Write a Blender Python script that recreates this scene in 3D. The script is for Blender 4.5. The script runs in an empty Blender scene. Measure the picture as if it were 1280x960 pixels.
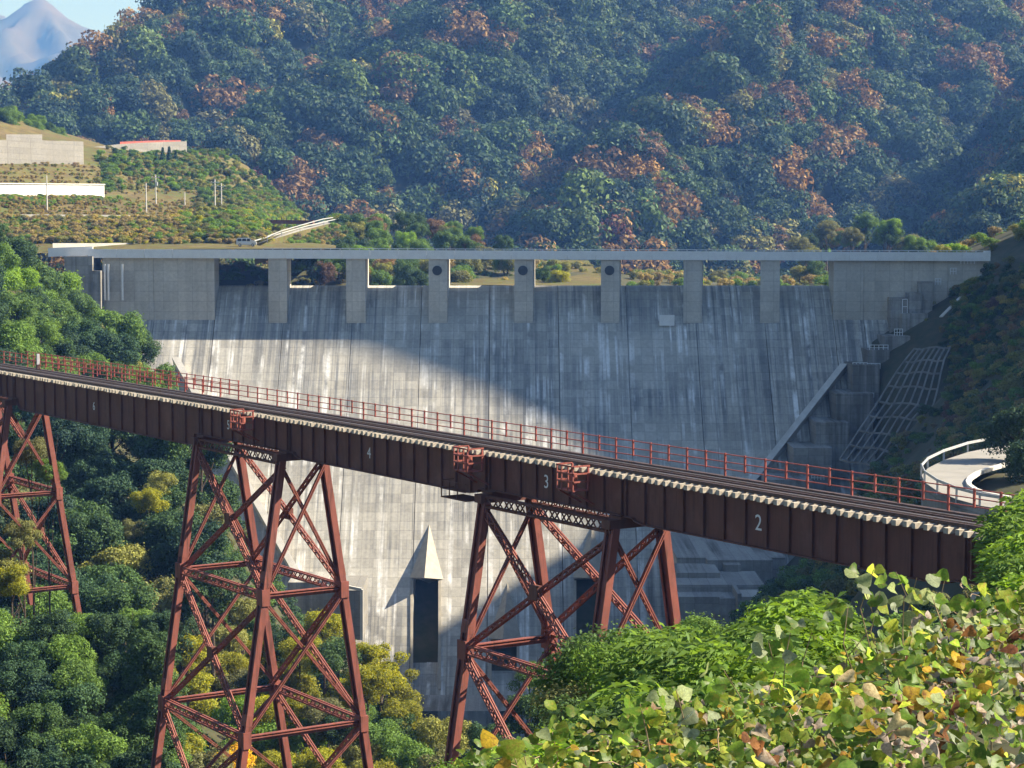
import bpy, bmesh, math, random
import numpy as np
from mathutils import Vector, Matrix, noise as mnoise
random.seed(7); RNG = np.random.default_rng(7)
scn = bpy.context.scene
COL = scn.collection

# ------------------------------------------------------------------ camera, sky, sun, exposure
FPX = 2600.0                                  # focal length in pixels of the 1280 px photograph
PITCH = math.atan(192.3 / FPX)
cam = bpy.data.cameras.new('camera'); cam_o = bpy.data.objects.new('camera', cam); COL.objects.link(cam_o)
cam_o.location = (0, 0, 0); cam_o.rotation_euler = (math.pi / 2 - PITCH, 0, 0)
cam.sensor_width = 36.0; cam.lens = FPX / 1280 * 36; cam.clip_start = 0.5; cam.clip_end = 30000
scn.camera = cam_o
SUN_AZ, SUN_EL = math.radians(5.5), math.radians(38)   # to the right of the view, slightly beyond it
SUN = Vector((math.cos(SUN_EL) * math.cos(SUN_AZ), math.cos(SUN_EL) * math.sin(SUN_AZ), math.sin(SUN_EL)))
w = bpy.data.worlds.new('World'); scn.world = w; w.use_nodes = True
nt = w.node_tree; bg = nt.nodes['Background']
sky = nt.nodes.new('ShaderNodeTexSky'); sky.sky_type = 'NISHITA'; sky.sun_disc = False
sky.sun_elevation = SUN_EL; sky.sun_rotation = math.atan2(SUN.x, SUN.y)
sky.altitude = 250; sky.dust_density = 0.6; sky.ozone_density = 2.5; sky.air_density = 1.1
nt.links.new(sky.outputs[0], bg.inputs[0]); bg.inputs[1].default_value = 0.052
sun = bpy.data.lights.new('sun', 'SUN'); sun.energy = 5.0; sun.angle = math.radians(0.4); sun.color = (1, .93, .84)
sun_o = bpy.data.objects.new('sun', sun); COL.objects.link(sun_o)
sun_o.rotation_euler = SUN.to_track_quat('Z', 'Y').to_euler()
vs = scn.view_settings; vs.view_transform = 'Standard'; vs.look = 'None'; vs.gamma = 1; vs.exposure = 1.45
scn.cycles.volume_step_rate = 4; scn.cycles.max_bounces = 6; scn.cycles.diffuse_bounces = 3
scn.cycles.transmission_bounces = 4; scn.cycles.volume_bounces = 0; scn.cycles.transparent_max_bounces = 4

# ------------------------------------------------------------------ pixel helpers (directions only)
def ray(px, py):
    a = (px - 640) / FPX; b = -(py - 480) / FPX
    return np.array([a, math.cos(PITCH) + b * math.sin(PITCH), -math.sin(PITCH) + b * math.cos(PITCH)])
def at(px, py, Y):
    d = ray(px, py); return d * (Y / d[1])
def atz(px, py, z):
    d = ray(px, py); return d * (z / d[2])

# ------------------------------------------------------------------ mesh helpers
class MB:
    def __init__(s): s.v = []; s.f = []; s.m = []
    def add(s, vs_, fs_, mi=0):
        o = len(s.v); s.v += [tuple(map(float, q)) for q in vs_]
        for f in fs_: s.f.append(tuple(i + o for i in f)); s.m.append(mi)
        return s
    def box(s, x0, x1, y0, y1, z0, z1, mi=0):
        return s.add([(x0,y0,z0),(x1,y0,z0),(x1,y1,z0),(x0,y1,z0),(x0,y0,z1),(x1,y0,z1),(x1,y1,z1),(x0,y1,z1)],
                     [(0,3,2,1),(4,5,6,7),(0,1,5,4),(1,2,6,5),(2,3,7,6),(3,0,4,7)], mi)
    def beam(s, p, q, wd, ht, up=(0,0,1), mi=0):
        p = Vector(p); q = Vector(q); d = (q - p).normalized(); u = Vector(up)
        if abs(d.dot(u)) > .98: u = Vector((1, 0, 0))
        a = d.cross(u).normalized(); b = a.cross(d).normalized()
        vs_ = []
        for e in (p, q):
            for sa, sb in ((-1,-1),(1,-1),(1,1),(-1,1)): vs_.append(e + a * (sa * wd / 2) + b * (sb * ht / 2))
        return s.add(vs_, [(3,2,1,0),(4,5,6,7),(0,1,5,4),(1,2,6,5),(2,3,7,6),(3,0,4,7)], mi)
    def tube(s, pts, r, n=6, mi=0, cap=True):
        pts = [Vector(q) for q in pts]; rs = r if isinstance(r, (list, tuple)) else [r] * len(pts)
        o = len(s.v); prev = None
        for i, q in enumerate(pts):
            d = (pts[min(i+1, len(pts)-1)] - pts[max(i-1, 0)]).normalized()
            u = Vector((0,0,1)) if abs(d.z) < .9 else Vector((1,0,0))
            a = d.cross(u).normalized(); b = d.cross(a).normalized()
            for k in range(n):
                t = 2 * math.pi * k / n; s.v.append(tuple(q + (a * math.cos(t) + b * math.sin(t)) * rs[i]))
        for i in range(len(pts) - 1):
            for k in range(n):
                s.f.append((o+i*n+k, o+i*n+(k+1)%n, o+(i+1)*n+(k+1)%n, o+(i+1)*n+k)); s.m.append(mi)
        if cap:
            s.f.append(tuple(o + k for k in range(n))[::-1]); s.m.append(mi)
            e = o + (len(pts)-1)*n; s.f.append(tuple(e + k for k in range(n))); s.m.append(mi)
        return s
    def prism_x(s, prof, x0, x1, mi=0):        # profile of (y, z) points pushed along x
        n = len(prof)
        s.add([(x0, y, z) for y, z in prof] + [(x1, y, z) for y, z in prof],
              [tuple(range(n))[::-1], tuple(range(n, 2*n))] + [(i, (i+1)%n, (i+1)%n+n, i+n) for i in range(n)], mi)
        return s
    def mesh(s, name, mats):
        me = bpy.data.meshes.new(name); me.from_pydata(s.v, [], s.f)
        mats = mats if isinstance(mats, (list, tuple)) else [mats]
        for m in mats: me.materials.append(m)
        if len(mats) > 1: me.polygons.foreach_set('material_index', s.m)
        bm = bmesh.new(); bm.from_mesh(me); bmesh.ops.recalc_face_normals(bm, faces=bm.faces); bm.to_mesh(me); bm.free()
        me.update(); return me
    def build(s, name, mats, parent=None, origin=None, smooth=False):
        if origin is not None:
            ox, oy, oz = origin; s.v = [(x-ox, y-oy, z-oz) for x, y, z in s.v]
        me = s.mesh(name, mats)
        if smooth: me.polygons.foreach_set('use_smooth', [True] * len(me.polygons))
        return link(name, me, parent)
def link(name, me, parent=None, loc=(0,0,0), rz=0, sc=1):
    o = bpy.data.objects.new(name, me); COL.objects.link(o); o.location = loc; o.rotation_euler = (0, 0, rz)
    o.scale = (sc, sc, sc) if not isinstance(sc, tuple) else sc
    if parent: o.parent = parent
    return o
def tag(o, label=None, cat=None, group=None, kind=None):
    if label: o['label'] = label
    if cat: o['category'] = cat
    if group: o['group'] = group
    if kind: o['kind'] = kind
    return o
def thing(name, label, cat, loc=(0,0,0), rz=0, group=None):
    o = bpy.data.objects.new(name, None); COL.objects.link(o); o.location = loc; o.rotation_euler = (0,0,rz)
    o.empty_display_size = .5
    return tag(o, label, cat, group)
def grid_mesh(name, P, mat, smooth=True):      # P: (ny, nx, 3)
    ny, nx = P.shape[:2]; me = bpy.data.meshes.new(name)
    idx = np.arange(ny*nx).reshape(ny, nx)
    q = np.stack([idx[:-1,:-1], idx[:-1,1:], idx[1:,1:], idx[1:,:-1]], -1).reshape(-1, 4)
    me.from_pydata(P.reshape(-1, 3).tolist(), [], q.tolist())
    me.materials.append(mat)
    me.polygons.foreach_set('use_smooth', [smooth] * len(me.polygons)); me.update(); return me
def fbm(x, y, sc, oct_=4, seed=0.0):
    v = 0; a = 1
    for k in range(oct_):
        v += a * mnoise.noise(Vector((x / sc + seed, y / sc - seed * 1.7, seed * .37 + k * 7.1))); sc *= .5; a *= .5
    return v

# ------------------------------------------------------------------ materials
def M(name):
    m = bpy.data.materials.new(name); m.use_nodes = True; t = m.node_tree
    return m, t, t.nodes['Principled BSDF']
def N(t, typ, **kw):
    n = t.nodes.new(typ)
    for k, v in kw.items(): setattr(n, k, v)
    return n
def mixc(t, fac, a, b, mode='MIX'):
    n = N(t, 'ShaderNodeMix', data_type='RGBA', blend_type=mode)
    for s_, v in ((n.inputs[0], fac), (n.inputs[6], a), (n.inputs[7], b)):
        if isinstance(v, (int, float)): s_.default_value = v
        elif isinstance(v, tuple): s_.default_value = (*v[:3], 1)
        else: t.links.new(v, s_)
    return n.outputs[2]
def ramp(t, src, stops):
    r = N(t, 'ShaderNodeValToRGB'); e = r.color_ramp.elements
    while len(e) < len(stops): e.new(.5)
    for i, (p, c) in enumerate(stops):
        e[i].position = p; e[i].color = (c, c, c, 1) if isinstance(c, (int, float)) else (*c, 1)
    t.links.new(src, r.inputs[0]); return r.outputs[0]
def noise_n(t, vec, scale, detail=5, rough=.55):
    n = N(t, 'ShaderNodeTexNoise'); n.inputs['Scale'].default_value = scale; n.inputs['Detail'].default_value = detail
    n.inputs['Roughness'].default_value = rough
    if vec is not None: t.links.new(vec, n.inputs['Vector'])
    return n.outputs['Fac']
def mapping(t, src, scale=(1,1,1), rot=(0,0,0)):
    n = N(t, 'ShaderNodeMapping'); n.inputs['Scale'].default_value = scale; n.inputs['Rotation'].default_value = rot
    t.links.new(src, n.inputs[0]); return n.outputs[0]
def geo_pos(t): return N(t, 'ShaderNodeNewGeometry').outputs['Position']
def bump(t, b, h, strength=.3, dist=.05):
    n = N(t, 'ShaderNodeBump'); n.inputs['Strength'].default_value = strength; n.inputs['Distance'].default_value = dist
    t.links.new(h, n.inputs['Height']); t.links.new(n.outputs[0], b.inputs['Normal'])
def simple(name, c1, c2=None, scale=3., rough=.8, metal=0., detail=5, bmp=0.):
    m, t, b = M(name); b.inputs['Roughness'].default_value = rough; b.inputs['Metallic'].default_value = metal
    b.inputs['Specular IOR Level'].default_value = .25
    if c2 is None: c2 = tuple(x * .8 for x in c1)
    f = noise_n(t, geo_pos(t), scale, detail)
    f2 = ramp(t, f, [(.32, 0.), (.68, 1.)])
    t.links.new(mixc(t, f2, c1, c2), b.inputs['Base Color'])
    if bmp: bump(t, b, f, bmp, .1)
    return m

def concrete(name, base, stain, streak, panels=(3.0, 2.0), streak_amt=.5, white_amt=.4, tone=.22, sx=1.0):
    """formed dam concrete: lifts and form panels, dark water stains, pale lime runs"""
    m, t, b = M(name); b.inputs['Roughness'].default_value = .9; b.inputs['Specular IOR Level'].default_value = .15
    pos = geo_pos(t)
    sep = N(t, 'ShaderNodeSeparateXYZ'); t.links.new(pos, sep.inputs[0])
    cmb = N(t, 'ShaderNodeCombineXYZ'); t.links.new(sep.outputs[0], cmb.inputs[0]); t.links.new(sep.outputs[2], cmb.inputs[1])
    br = N(t, 'ShaderNodeTexBrick'); br.offset = 0.0; br.squash = 1
    t.links.new(cmb.outputs[0], br.inputs['Vector'])
    br.inputs['Scale'].default_value = 1.0; br.inputs['Brick Width'].default_value = panels[0]; br.inputs['Row Height'].default_value = panels[1]
    br.inputs['Mortar Size'].default_value = .07; br.inputs['Mortar Smooth'].default_value = .6; br.inputs['Bias'].default_value = 0
    br.inputs['Color1'].default_value = (1 - tone, 1 - tone, 1 - tone, 1); br.inputs['Color2'].default_value = (1 + tone*.4,) * 3 + (1,)
    br.inputs['Mortar'].default_value = (.74, .74, .74, 1)
    big = ramp(t, noise_n(t, mapping(t, pos, (.05, .05, .06)), 1.0, 6, .6), [(.35, 0.), (.65, 1.)])
    # water runs: noise stretched down the face
    st = ramp(t, noise_n(t, mapping(t, pos, (.55*sx, .02, .02)), 1.0, 5, .6), [(.42, 0.), (.62, 1.)])
    patch = ramp(t, noise_n(t, mapping(t, pos, (.035, .02, .05)), 1.0, 4), [(.4, 0.), (.6, 1.)])
    mul = N(t, 'ShaderNodeMath', operation='MULTIPLY'); t.links.new(st, mul.inputs[0]); t.links.new(patch, mul.inputs[1])
    mul2 = N(t, 'ShaderNodeMath', operation='MULTIPLY'); t.links.new(mul.outputs[0], mul2.inputs[0]); mul2.inputs[1].default_value = streak_amt * 1.6
    wst = ramp(t, noise_n(t, mapping(t, pos, (.42*sx, .03, .012), ), 1.0, 7, .62), [(.51, 0.), (.64, 1.)])
    brk = ramp(t, noise_n(t, mapping(t, pos, (.25, .1, .3)), 1.0, 5), [(.42, 0.), (.6, 1.)])
    mw = N(t, 'ShaderNodeMath', operation='MULTIPLY'); t.links.new(wst, mw.inputs[0]); t.links.new(brk, mw.inputs[1])
    mw2 = N(t, 'ShaderNodeMath', operation='MULTIPLY'); t.links.new(mw.outputs[0], mw2.inputs[0]); mw2.inputs[1].default_value = white_amt
    c = mixc(t, big, base, tuple(x * .82 for x in base))
    c = mixc(t, mul2.outputs[0], c, stain)
    c = mixc(t, 1.0, c, br.outputs['Color'], 'MULTIPLY')
    c = mixc(t, mw2.outputs[0], c, streak)
    fine = ramp(t, noise_n(t, pos, 1.6, 6), [(.3, .86), (.7, 1.08)])
    c = mixc(t, 1.0, c, fine, 'MULTIPLY')
    t.links.new(c, b.inputs['Base Color'])
    bump(t, b, br.outputs['Fac'], .25, -.06)
    return m

def leafmat(name, c, var=.35, trans=.35, hue2=None, rough=.6, spec=.08, spots=None):
    if name.startswith('leaf_'): c = tuple(x * (1.1 if 'evergreen' in name else 1.5) for x in c)
    m, t, b = M(name)
    a = N(t, 'ShaderNodeAttribute', attribute_name='tint'); oi = N(t, 'ShaderNodeObjectInfo')
    c_lo = tuple(x * (1 - var) for x in c); c_hi = hue2 if hue2 else tuple(min(1, x * (1 + var * 1.3)) for x in c)
    col = mixc(t, a.outputs['Fac'], c_lo, c_hi)
    if spots:
        f = ramp(t, noise_n(t, geo_pos(t), 26, 6, .7), [(.52, 0.), (.66, 1.)]); col = mixc(t, f, col, spots)
        f = ramp(t, noise_n(t, geo_pos(t), 70, 3, .6), [(.35, .72), (.65, 1.15)]); col = mixc(t, 1.0, col, f, 'MULTIPLY')
    rv = N(t, 'ShaderNodeMapRange'); rv.inputs['To Min'].default_value = .72; rv.inputs['To Max'].default_value = 1.25
    t.links.new(oi.outputs['Random'], rv.inputs[0])
    cr = N(t, 'ShaderNodeCombineColor'); t.links.new(rv.outputs[0], cr.inputs[0]); t.links.new(rv.outputs[0], cr.inputs[1]); cr.inputs[2].default_value = 1
    col = mixc(t, 1.0, col, cr.outputs[0], 'MULTIPLY')
    t.links.new(col, b.inputs['Base Color']); b.inputs['Roughness'].default_value = rough; b.inputs['Specular IOR Level'].default_value = spec
    tr = N(t, 'ShaderNodeBsdfTranslucent')
    hs = N(t, 'ShaderNodeHueSaturation'); hs.inputs['Hue'].default_value = .485; hs.inputs['Saturation'].default_value = .98 if name.startswith('vine') else 1.15; hs.inputs['Value'].default_value = 1.75 if name.startswith('vine') else 1.5
    t.links.new(col, hs.inputs['Color']); t.links.new(hs.outputs[0], tr.inputs[0])
    mx = N(t, 'ShaderNodeMixShader'); mx.inputs[0].default_value = trans
    t.links.new(b.outputs[0], mx.inputs[1]); t.links.new(tr.outputs[0], mx.inputs[2])
    t.links.new(mx.outputs[0], t.nodes['Material Output'].inputs[0])
    return m

MAT = {}
MAT['face'] = concrete('dam_face_concrete', (.52,.495,.44), (.24,.24,.235), (.80,.79,.77), (2.4, 1.6), .75, 1.0, .2, 2.3)
MAT['block'] = concrete('crest_concrete', (.62,.58,.51), (.40,.37,.32), (.66,.64,.6), (3.0, 2.1), .45, .2, .1, .6)
MAT['abut'] = concrete('abutment_concrete', (.38,.365,.335), (.16,.15,.13), (.55,.55,.54), (3.0, 1.8), .8, .4, .2)
MAT['parapet'] = simple('parapet_panel', (.8,.8,.79), (.72,.72,.72), .8, .7)
MAT['wallcon'] = concrete('retaining_concrete', (.27,.26,.24), (.17,.16,.145), (.34,.33,.32), (4.0, 1.6), .4, .2, .12)
MAT['white'] = simple('white_paint', (.8,.8,.8), (.72,.72,.72), 2, .5)
MAT['paleconc'] = simple('pale_edge_concrete', (.62,.6,.56), (.5,.48,.44), .6, .85)
MAT['hood'] = simple('hood_concrete', (.42,.38,.31), (.33,.30,.25), .8, .85)
MAT['dark'] = simple('outlet_shade_black', (.02,.022,.025), (.03,.03,.032), 1, .9)
MAT['louver'] = simple('louver_dark', (.03,.03,.03), (.05,.05,.05), 6, .6)
def steel(name, c1, c2, c3):
    m, t, b = M(name); pos = geo_pos(t)
    f = ramp(t, noise_n(t, pos, 1.1, 8, .65), [(.38, 0.), (.66, 1.)])
    g = ramp(t, noise_n(t, mapping(t, pos, (4, 4, .5)), 1.0, 5), [(.5, 0.), (.72, 1.)])
    c = mixc(t, f, c1, c2); c = mixc(t, g, c, c3)
    fd = ramp(t, noise_n(t, pos, .35, 7, .7), [(.54, 0.), (.7, .55)]); c = mixc(t, fd, c, tuple(min(1, x * 1.25 + .035) for x in c1))
    rs = ramp(t, noise_n(t, mapping(t, pos, (9, 9, .35)), 1.0, 4, .6), [(.56, 0.), (.7, .7)]); c = mixc(t, rs, c, (.07, .035, .025))
    t.links.new(c, b.inputs['Base Color']); b.inputs['Roughness'].default_value = .62; b.inputs['Specular IOR Level'].default_value = .3
    bump(t, b, f, .15, .02); return m
MAT['steel'] = steel('red_oxide_steel', (.27,.086,.064), (.215,.072,.055), (.13,.05,.04))
MAT['girder'] = steel('girder_brown', (.165,.064,.045), (.13,.053,.039), (.10,.042,.033))
MAT['railred'] = steel('railing_red', (.40,.10,.075), (.34,.09,.07), (.24,.07,.055))
MAT['cage'] = steel('refuge_red', (.33,.095,.07), (.26,.08,.06), (.17,.06,.045))
MAT['rail'] = simple('rail_steel', (.10,.06,.05), (.06,.04,.035), 4, .5)
MAT['railtop'] = simple('rail_head', (.5,.48,.46), (.4,.38,.36), 4, .3, .8)
MAT['timber'] = simple('sleeper_timber', (.50,.45,.37), (.34,.29,.23), 5, .9, bmp=.3)
MAT['asphalt'] = simple('asphalt', (.26,.25,.235), (.20,.195,.185), .7, .9)
MAT['bark'] = simple('bark', (.10,.075,.055), (.055,.042,.032), 6, .95, bmp=.5)
MAT['galv'] = simple('galvanised', (.55,.56,.57), (.45,.46,.47), 3, .45, .3)
MAT['pole'] = simple('pole_concrete', (.6,.58,.55), (.5,.48,.45), 2, .8)
MAT['soil'] = simple('forest_floor', (.085,.072,.04), (.04,.05,.02), .5, .95, detail=9, bmp=.6)
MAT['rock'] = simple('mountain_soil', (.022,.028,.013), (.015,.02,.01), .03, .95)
def drygrass():
    m, t, b = M('dry_grass_ground'); pos = geo_pos(t); b.inputs['Roughness'].default_value = .95; b.inputs['Specular IOR Level'].default_value = .05
    f = ramp(t, noise_n(t, mapping(t, pos, (.05,.05,.12)), 1, 7, .65), [(.38, 0.), (.62, 1.)])
    g = ramp(t, noise_n(t, pos, .35, 8, .75), [(.42, 0.), (.58, 1.)])
    c = mixc(t, f, (.17,.13,.06), (.09,.12,.035)); c = mixc(t, g, c, (.11,.085,.04))
    t.links.new(c, b.inputs['Base Color']); return m
MAT['grass'] = drygrass()
MAT['crib'] = simple('crib_concrete', (.26,.25,.23), (.16,.155,.14), .5, .9)
L = {}
L['ever'] = leafmat('leaf_evergreen', (.050,.090,.034), .45, .22)
L['ever2'] = leafmat('leaf_blue_evergreen', (.042,.080,.042), .45, .2)
L['mid'] = leafmat('leaf_mid_green', (.075,.125,.034), .4, .32)
L['olive'] = leafmat('leaf_olive', (.13,.135,.045), .4, .3)
L['yellow'] = leafmat('leaf_yellow_green', (.14,.175,.028), .35, .4, (.44,.42,.05))
L['gold'] = leafmat('leaf_gold', (.38,.27,.03), .35, .4)
L['rust'] = leafmat('leaf_rust', (.135,.088,.045), .35, .2)
L['russet'] = leafmat('leaf_russet', (.15,.09,.036), .35, .2)
L['red'] = leafmat('leaf_red', (.17,.05,.03), .3, .2)
L['brush'] = leafmat('leaf_brush', (.21,.17,.065), .4, .25)
L['fresh'] = leafmat('leaf_fresh', (.10,.165,.032), .4, .38)
K = {}
K['green'] = leafmat('vine_leaf_green', (.10,.22,.025), .35, .58, (.22,.38,.04), .45, .3, (.28,.28,.05))
K['lime'] = leafmat('vine_leaf_lime', (.22,.34,.03), .3, .6, (.36,.44,.05), .5, .2, (.42,.32,.06))
K['pale'] = leafmat('vine_leaf_pale_back', (.26,.33,.13), .3, .45, (.44,.5,.26), .6, .2, (.3,.34,.14))
K['gold'] = leafmat('vine_leaf_gold', (.46,.32,.03), .3, .5, None, .5, .1, (.3,.14,.04))
K['straw'] = leafmat('vine_leaf_straw', (.48,.38,.19), .35, .35, (.66,.56,.36), .8, .05, (.26,.15,.06))
K['brown'] = leafmat('vine_leaf_brown', (.2,.10,.04), .35, .35, (.32,.15,.05), .8, .05, (.1,.05,.025))
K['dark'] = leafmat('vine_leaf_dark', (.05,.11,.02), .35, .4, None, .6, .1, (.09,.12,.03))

# ------------------------------------------------------------------ foliage prototypes
def cards(pos, nor, ln, wd, rng, name, mat, bend=.0):
    """many small leaf faces: one diamond of two triangles each, with a 'tint' per face"""
    n = len(pos); nor = nor / (np.linalg.norm(nor, axis=1, keepdims=True) + 1e-9)
    r = rng.normal(size=(n, 3)); a = np.cross(nor, r); a /= np.linalg.norm(a, axis=1, keepdims=True) + 1e-9
    b = np.cross(nor, a)
    ln = ln[:, None]; wd = wd[:, None]
    V = np.stack([pos - a*ln, pos + b*wd + nor*ln*bend, pos + a*ln, pos - b*wd + nor*ln*bend], 1).reshape(-1, 3)
    me = bpy.data.meshes.new(name); me.vertices.add(4*n); me.vertices.foreach_set('co', V.ravel())
    me.loops.add(4*n); me.loops.foreach_set('vertex_index', np.arange(4*n, dtype=np.int32))
    me.polygons.add(n); me.polygons.foreach_set('loop_start', np.arange(0, 4*n, 4, dtype=np.int32))
    at_ = me.attributes.new('tint', 'FLOAT', 'FACE'); at_.data.foreach_set('value', rng.random(n).astype(np.float32))
    me.materials.append(mat); me.update(calc_edges=True); return me
def crown(name, n, R, H, leaf, mat, seed, nl=14, squash=.75, bend=.15, inner=.2, lobe=.42):
    """foliage lobes spread through a crown of radius R and height H (base of the crown at z = 0)"""
    g = np.random.default_rng(seed); cs = []; rs = []
    for k in range(nl):
        th = g.random() * 2 * math.pi; zz = g.random() ** .8; rr = R * (1 - .75 * abs(zz - .38) ** 1.3) * math.sqrt(g.random()) * .82
        cs.append((rr * math.cos(th), rr * math.sin(th), H * (.16 + .70 * zz))); rs.append(R * lobe * (.6 + .55 * g.random()))
    cs = np.array(cs); rs = np.array(rs)
    k = g.choice(nl, n, p=rs**2 / (rs**2).sum())
    d = g.normal(size=(n, 3)); d[:, 2] = d[:, 2] + .35; d /= np.linalg.norm(d, axis=1, keepdims=True)
    rad = rs[k] * (1 - inner * g.random(n) ** 2 + .22 * g.normal(size=n) * (g.random(n) < .4))
    pos = cs[k] + d * rad[:, None] * np.array([1, 1, squash])
    nor = d + g.normal(size=(n, 3)) * .55 + np.array([0, 0, .35])
    s = leaf * (.65 + .7 * g.random(n))
    return cards(pos, nor, s, s * .55, g, name, mat, bend)
def trunk_mesh(name, h, r, seed, limbs=5, mat=None):
    g = random.Random(seed); b = MB(); pts = []; x = y = 0
    for i in range(7):
        pts.append((x, y, h * i / 6)); x += g.uniform(-.05, .05) * h * .4; y += g.uniform(-.05, .05) * h * .4
    b.tube(pts, [r * (1.25 - .95 * i / 6) for i in range(7)], 7)
    for k in range(limbs):
        i = g.randint(2, 5); a = g.uniform(0, 6.28); p = Vector(pts[i]); ln = h * g.uniform(.25, .45)
        q = p + Vector((math.cos(a), math.sin(a), .8)).normalized() * ln * .5; q2 = q + Vector((math.cos(a), math.sin(a), 1.2)).normalized() * ln * .5
        b.tube([p, q, q2], [r * .45, r * .28, r * .1], 5)
    return b.mesh(name, mat or MAT['bark'])
PROTO = bpy.data.collections.new('prototypes')     # never linked: sources for the scattered 'stuff'
def proto_ob(name, me):
    o = bpy.data.objects.new(name, me); return o
FARK = ['ever', 'ever2', 'ever', 'mid', 'ever2', 'olive', 'rust', 'russet', 'red', 'yellow']
FARM = []
LF = {k: leafmat('forest_' + L[k].name, c, .45, .18) for k, c in dict(ever=(.052,.088,.036), ever2=(.045,.078,.042), mid=(.08,.12,.04), olive=(.135,.135,.05), rust=(.19,.122,.052), russet=(.205,.125,.04), red=(.19,.075,.035), yellow=(.22,.22,.05)).items()}
for i, k in enumerate(FARK):
    FARM.append(crown('forest_tree_%d' % i, 1700, 6.4, 8.4, .50, LF[k], 100 + i, nl=20, squash=.72, inner=.12, lobe=.40))
MIDK = {}
for k in ('ever', 'ever2', 'mid', 'olive', 'yellow', 'fresh', 'gold', 'rust'):
    MIDK[k] = [crown('crown_%s' % k, 12000, 4.4, 6.4, .15, L[k], 200 + hash_ * 31 + len(k) * 7, nl=34, inner=.35, lobe=.28, squash=.8) for hash_ in range(3)]
BUSH = {}
for k in ('brush', 'olive', 'yellow', 'mid', 'ever', 'fresh', 'rust'):
    BUSH[k] = crown('bush_%s' % k, 1500, 1.5, 1.7, .095, L[k], 300 + len(k), nl=11, inner=.4, lobe=.36)
TRUNK = [trunk_mesh('trunk_mesh', 9.0, .28, 40 + i) for i in range(3)]

def scatter(name, pts, rz, sc, idx, meshes, label, cat=None, parent=None):
    me = bpy.data.meshes.new(name); pts = np.asarray(pts, dtype=np.float32); n = len(pts)
    me.vertices.add(n); me.vertices.foreach_set('co', pts.ravel())
    for nm, ty, v in (('rz', 'FLOAT', rz), ('sc', 'FLOAT', sc), ('pi', 'INT', idx)):
        a = me.attributes.new(nm, ty, 'POINT'); a.data.foreach_set('value', np.asarray(v, dtype=np.int32 if ty == 'INT' else np.float32))
    o = link(name, me, parent)
    c = bpy.data.collections.new(name + '_sources')
    for i, m_ in enumerate(meshes): c.objects.link(bpy.data.objects.new('%s_source_%02d' % (name, i), m_))
    g = bpy.data.node_groups.new(name + '_scatter', 'GeometryNodeTree')
    g.interface.new_socket('Geometry', in_out='INPUT', socket_type='NodeSocketGeometry')
    g.interface.new_socket('Geometry', in_out='OUTPUT', socket_type='NodeSocketGeometry')
    gi = g.nodes.new('NodeGroupInput'); go = g.nodes.new('NodeGroupOutput')
    ip = g.nodes.new('GeometryNodeInstanceOnPoints'); ci = g.nodes.new('GeometryNodeCollectionInfo')
    ci.inputs['Collection'].default_value = c; ci.inputs['Separate Children'].default_value = True; ci.inputs['Reset Children'].default_value = True
    ip.inputs['Pick Instance'].default_value = True
    def na(nm, ty):
        q = g.nodes.new('GeometryNodeInputNamedAttribute'); q.data_type = ty; q.inputs[0].default_value = nm
        return q.outputs['Attribute']
    cx = g.nodes.new('ShaderNodeCombineXYZ'); g.links.new(na('rz', 'FLOAT'), cx.inputs[2])
    g.links.new(gi.outputs[0], ip.inputs['Points']); g.links.new(ci.outputs[0], ip.inputs['Instance'])
    g.links.new(na('pi', 'INT'), ip.inputs['Instance Index']); g.links.new(cx.outputs[0], ip.inputs['Rotation'])
    g.links.new(na('sc', 'FLOAT'), ip.inputs['Scale']); g.links.new(ip.outputs[0], go.inputs[0])
    md = o.modifiers.new('scatter', 'NODES'); md.node_group = g
    tag(o, label, cat, None, 'stuff'); return o

# ------------------------------------------------------------------ the dam's geometry (used by the terrain too)
YD = 430.0; ZB = at(650, 400, YD)[2]; SL = .85
def face_y(z): return YD + SL * (z - ZB)
def face(px, py):
    d = ray(px, py); return d * ((YD - SL * ZB) / (d[1] - SL * d[2]))
def dx(px, Y=YD): return (px - 640) / FPX * (Y * math.cos(PITCH) + 0)   # close enough near the horizon

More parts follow.
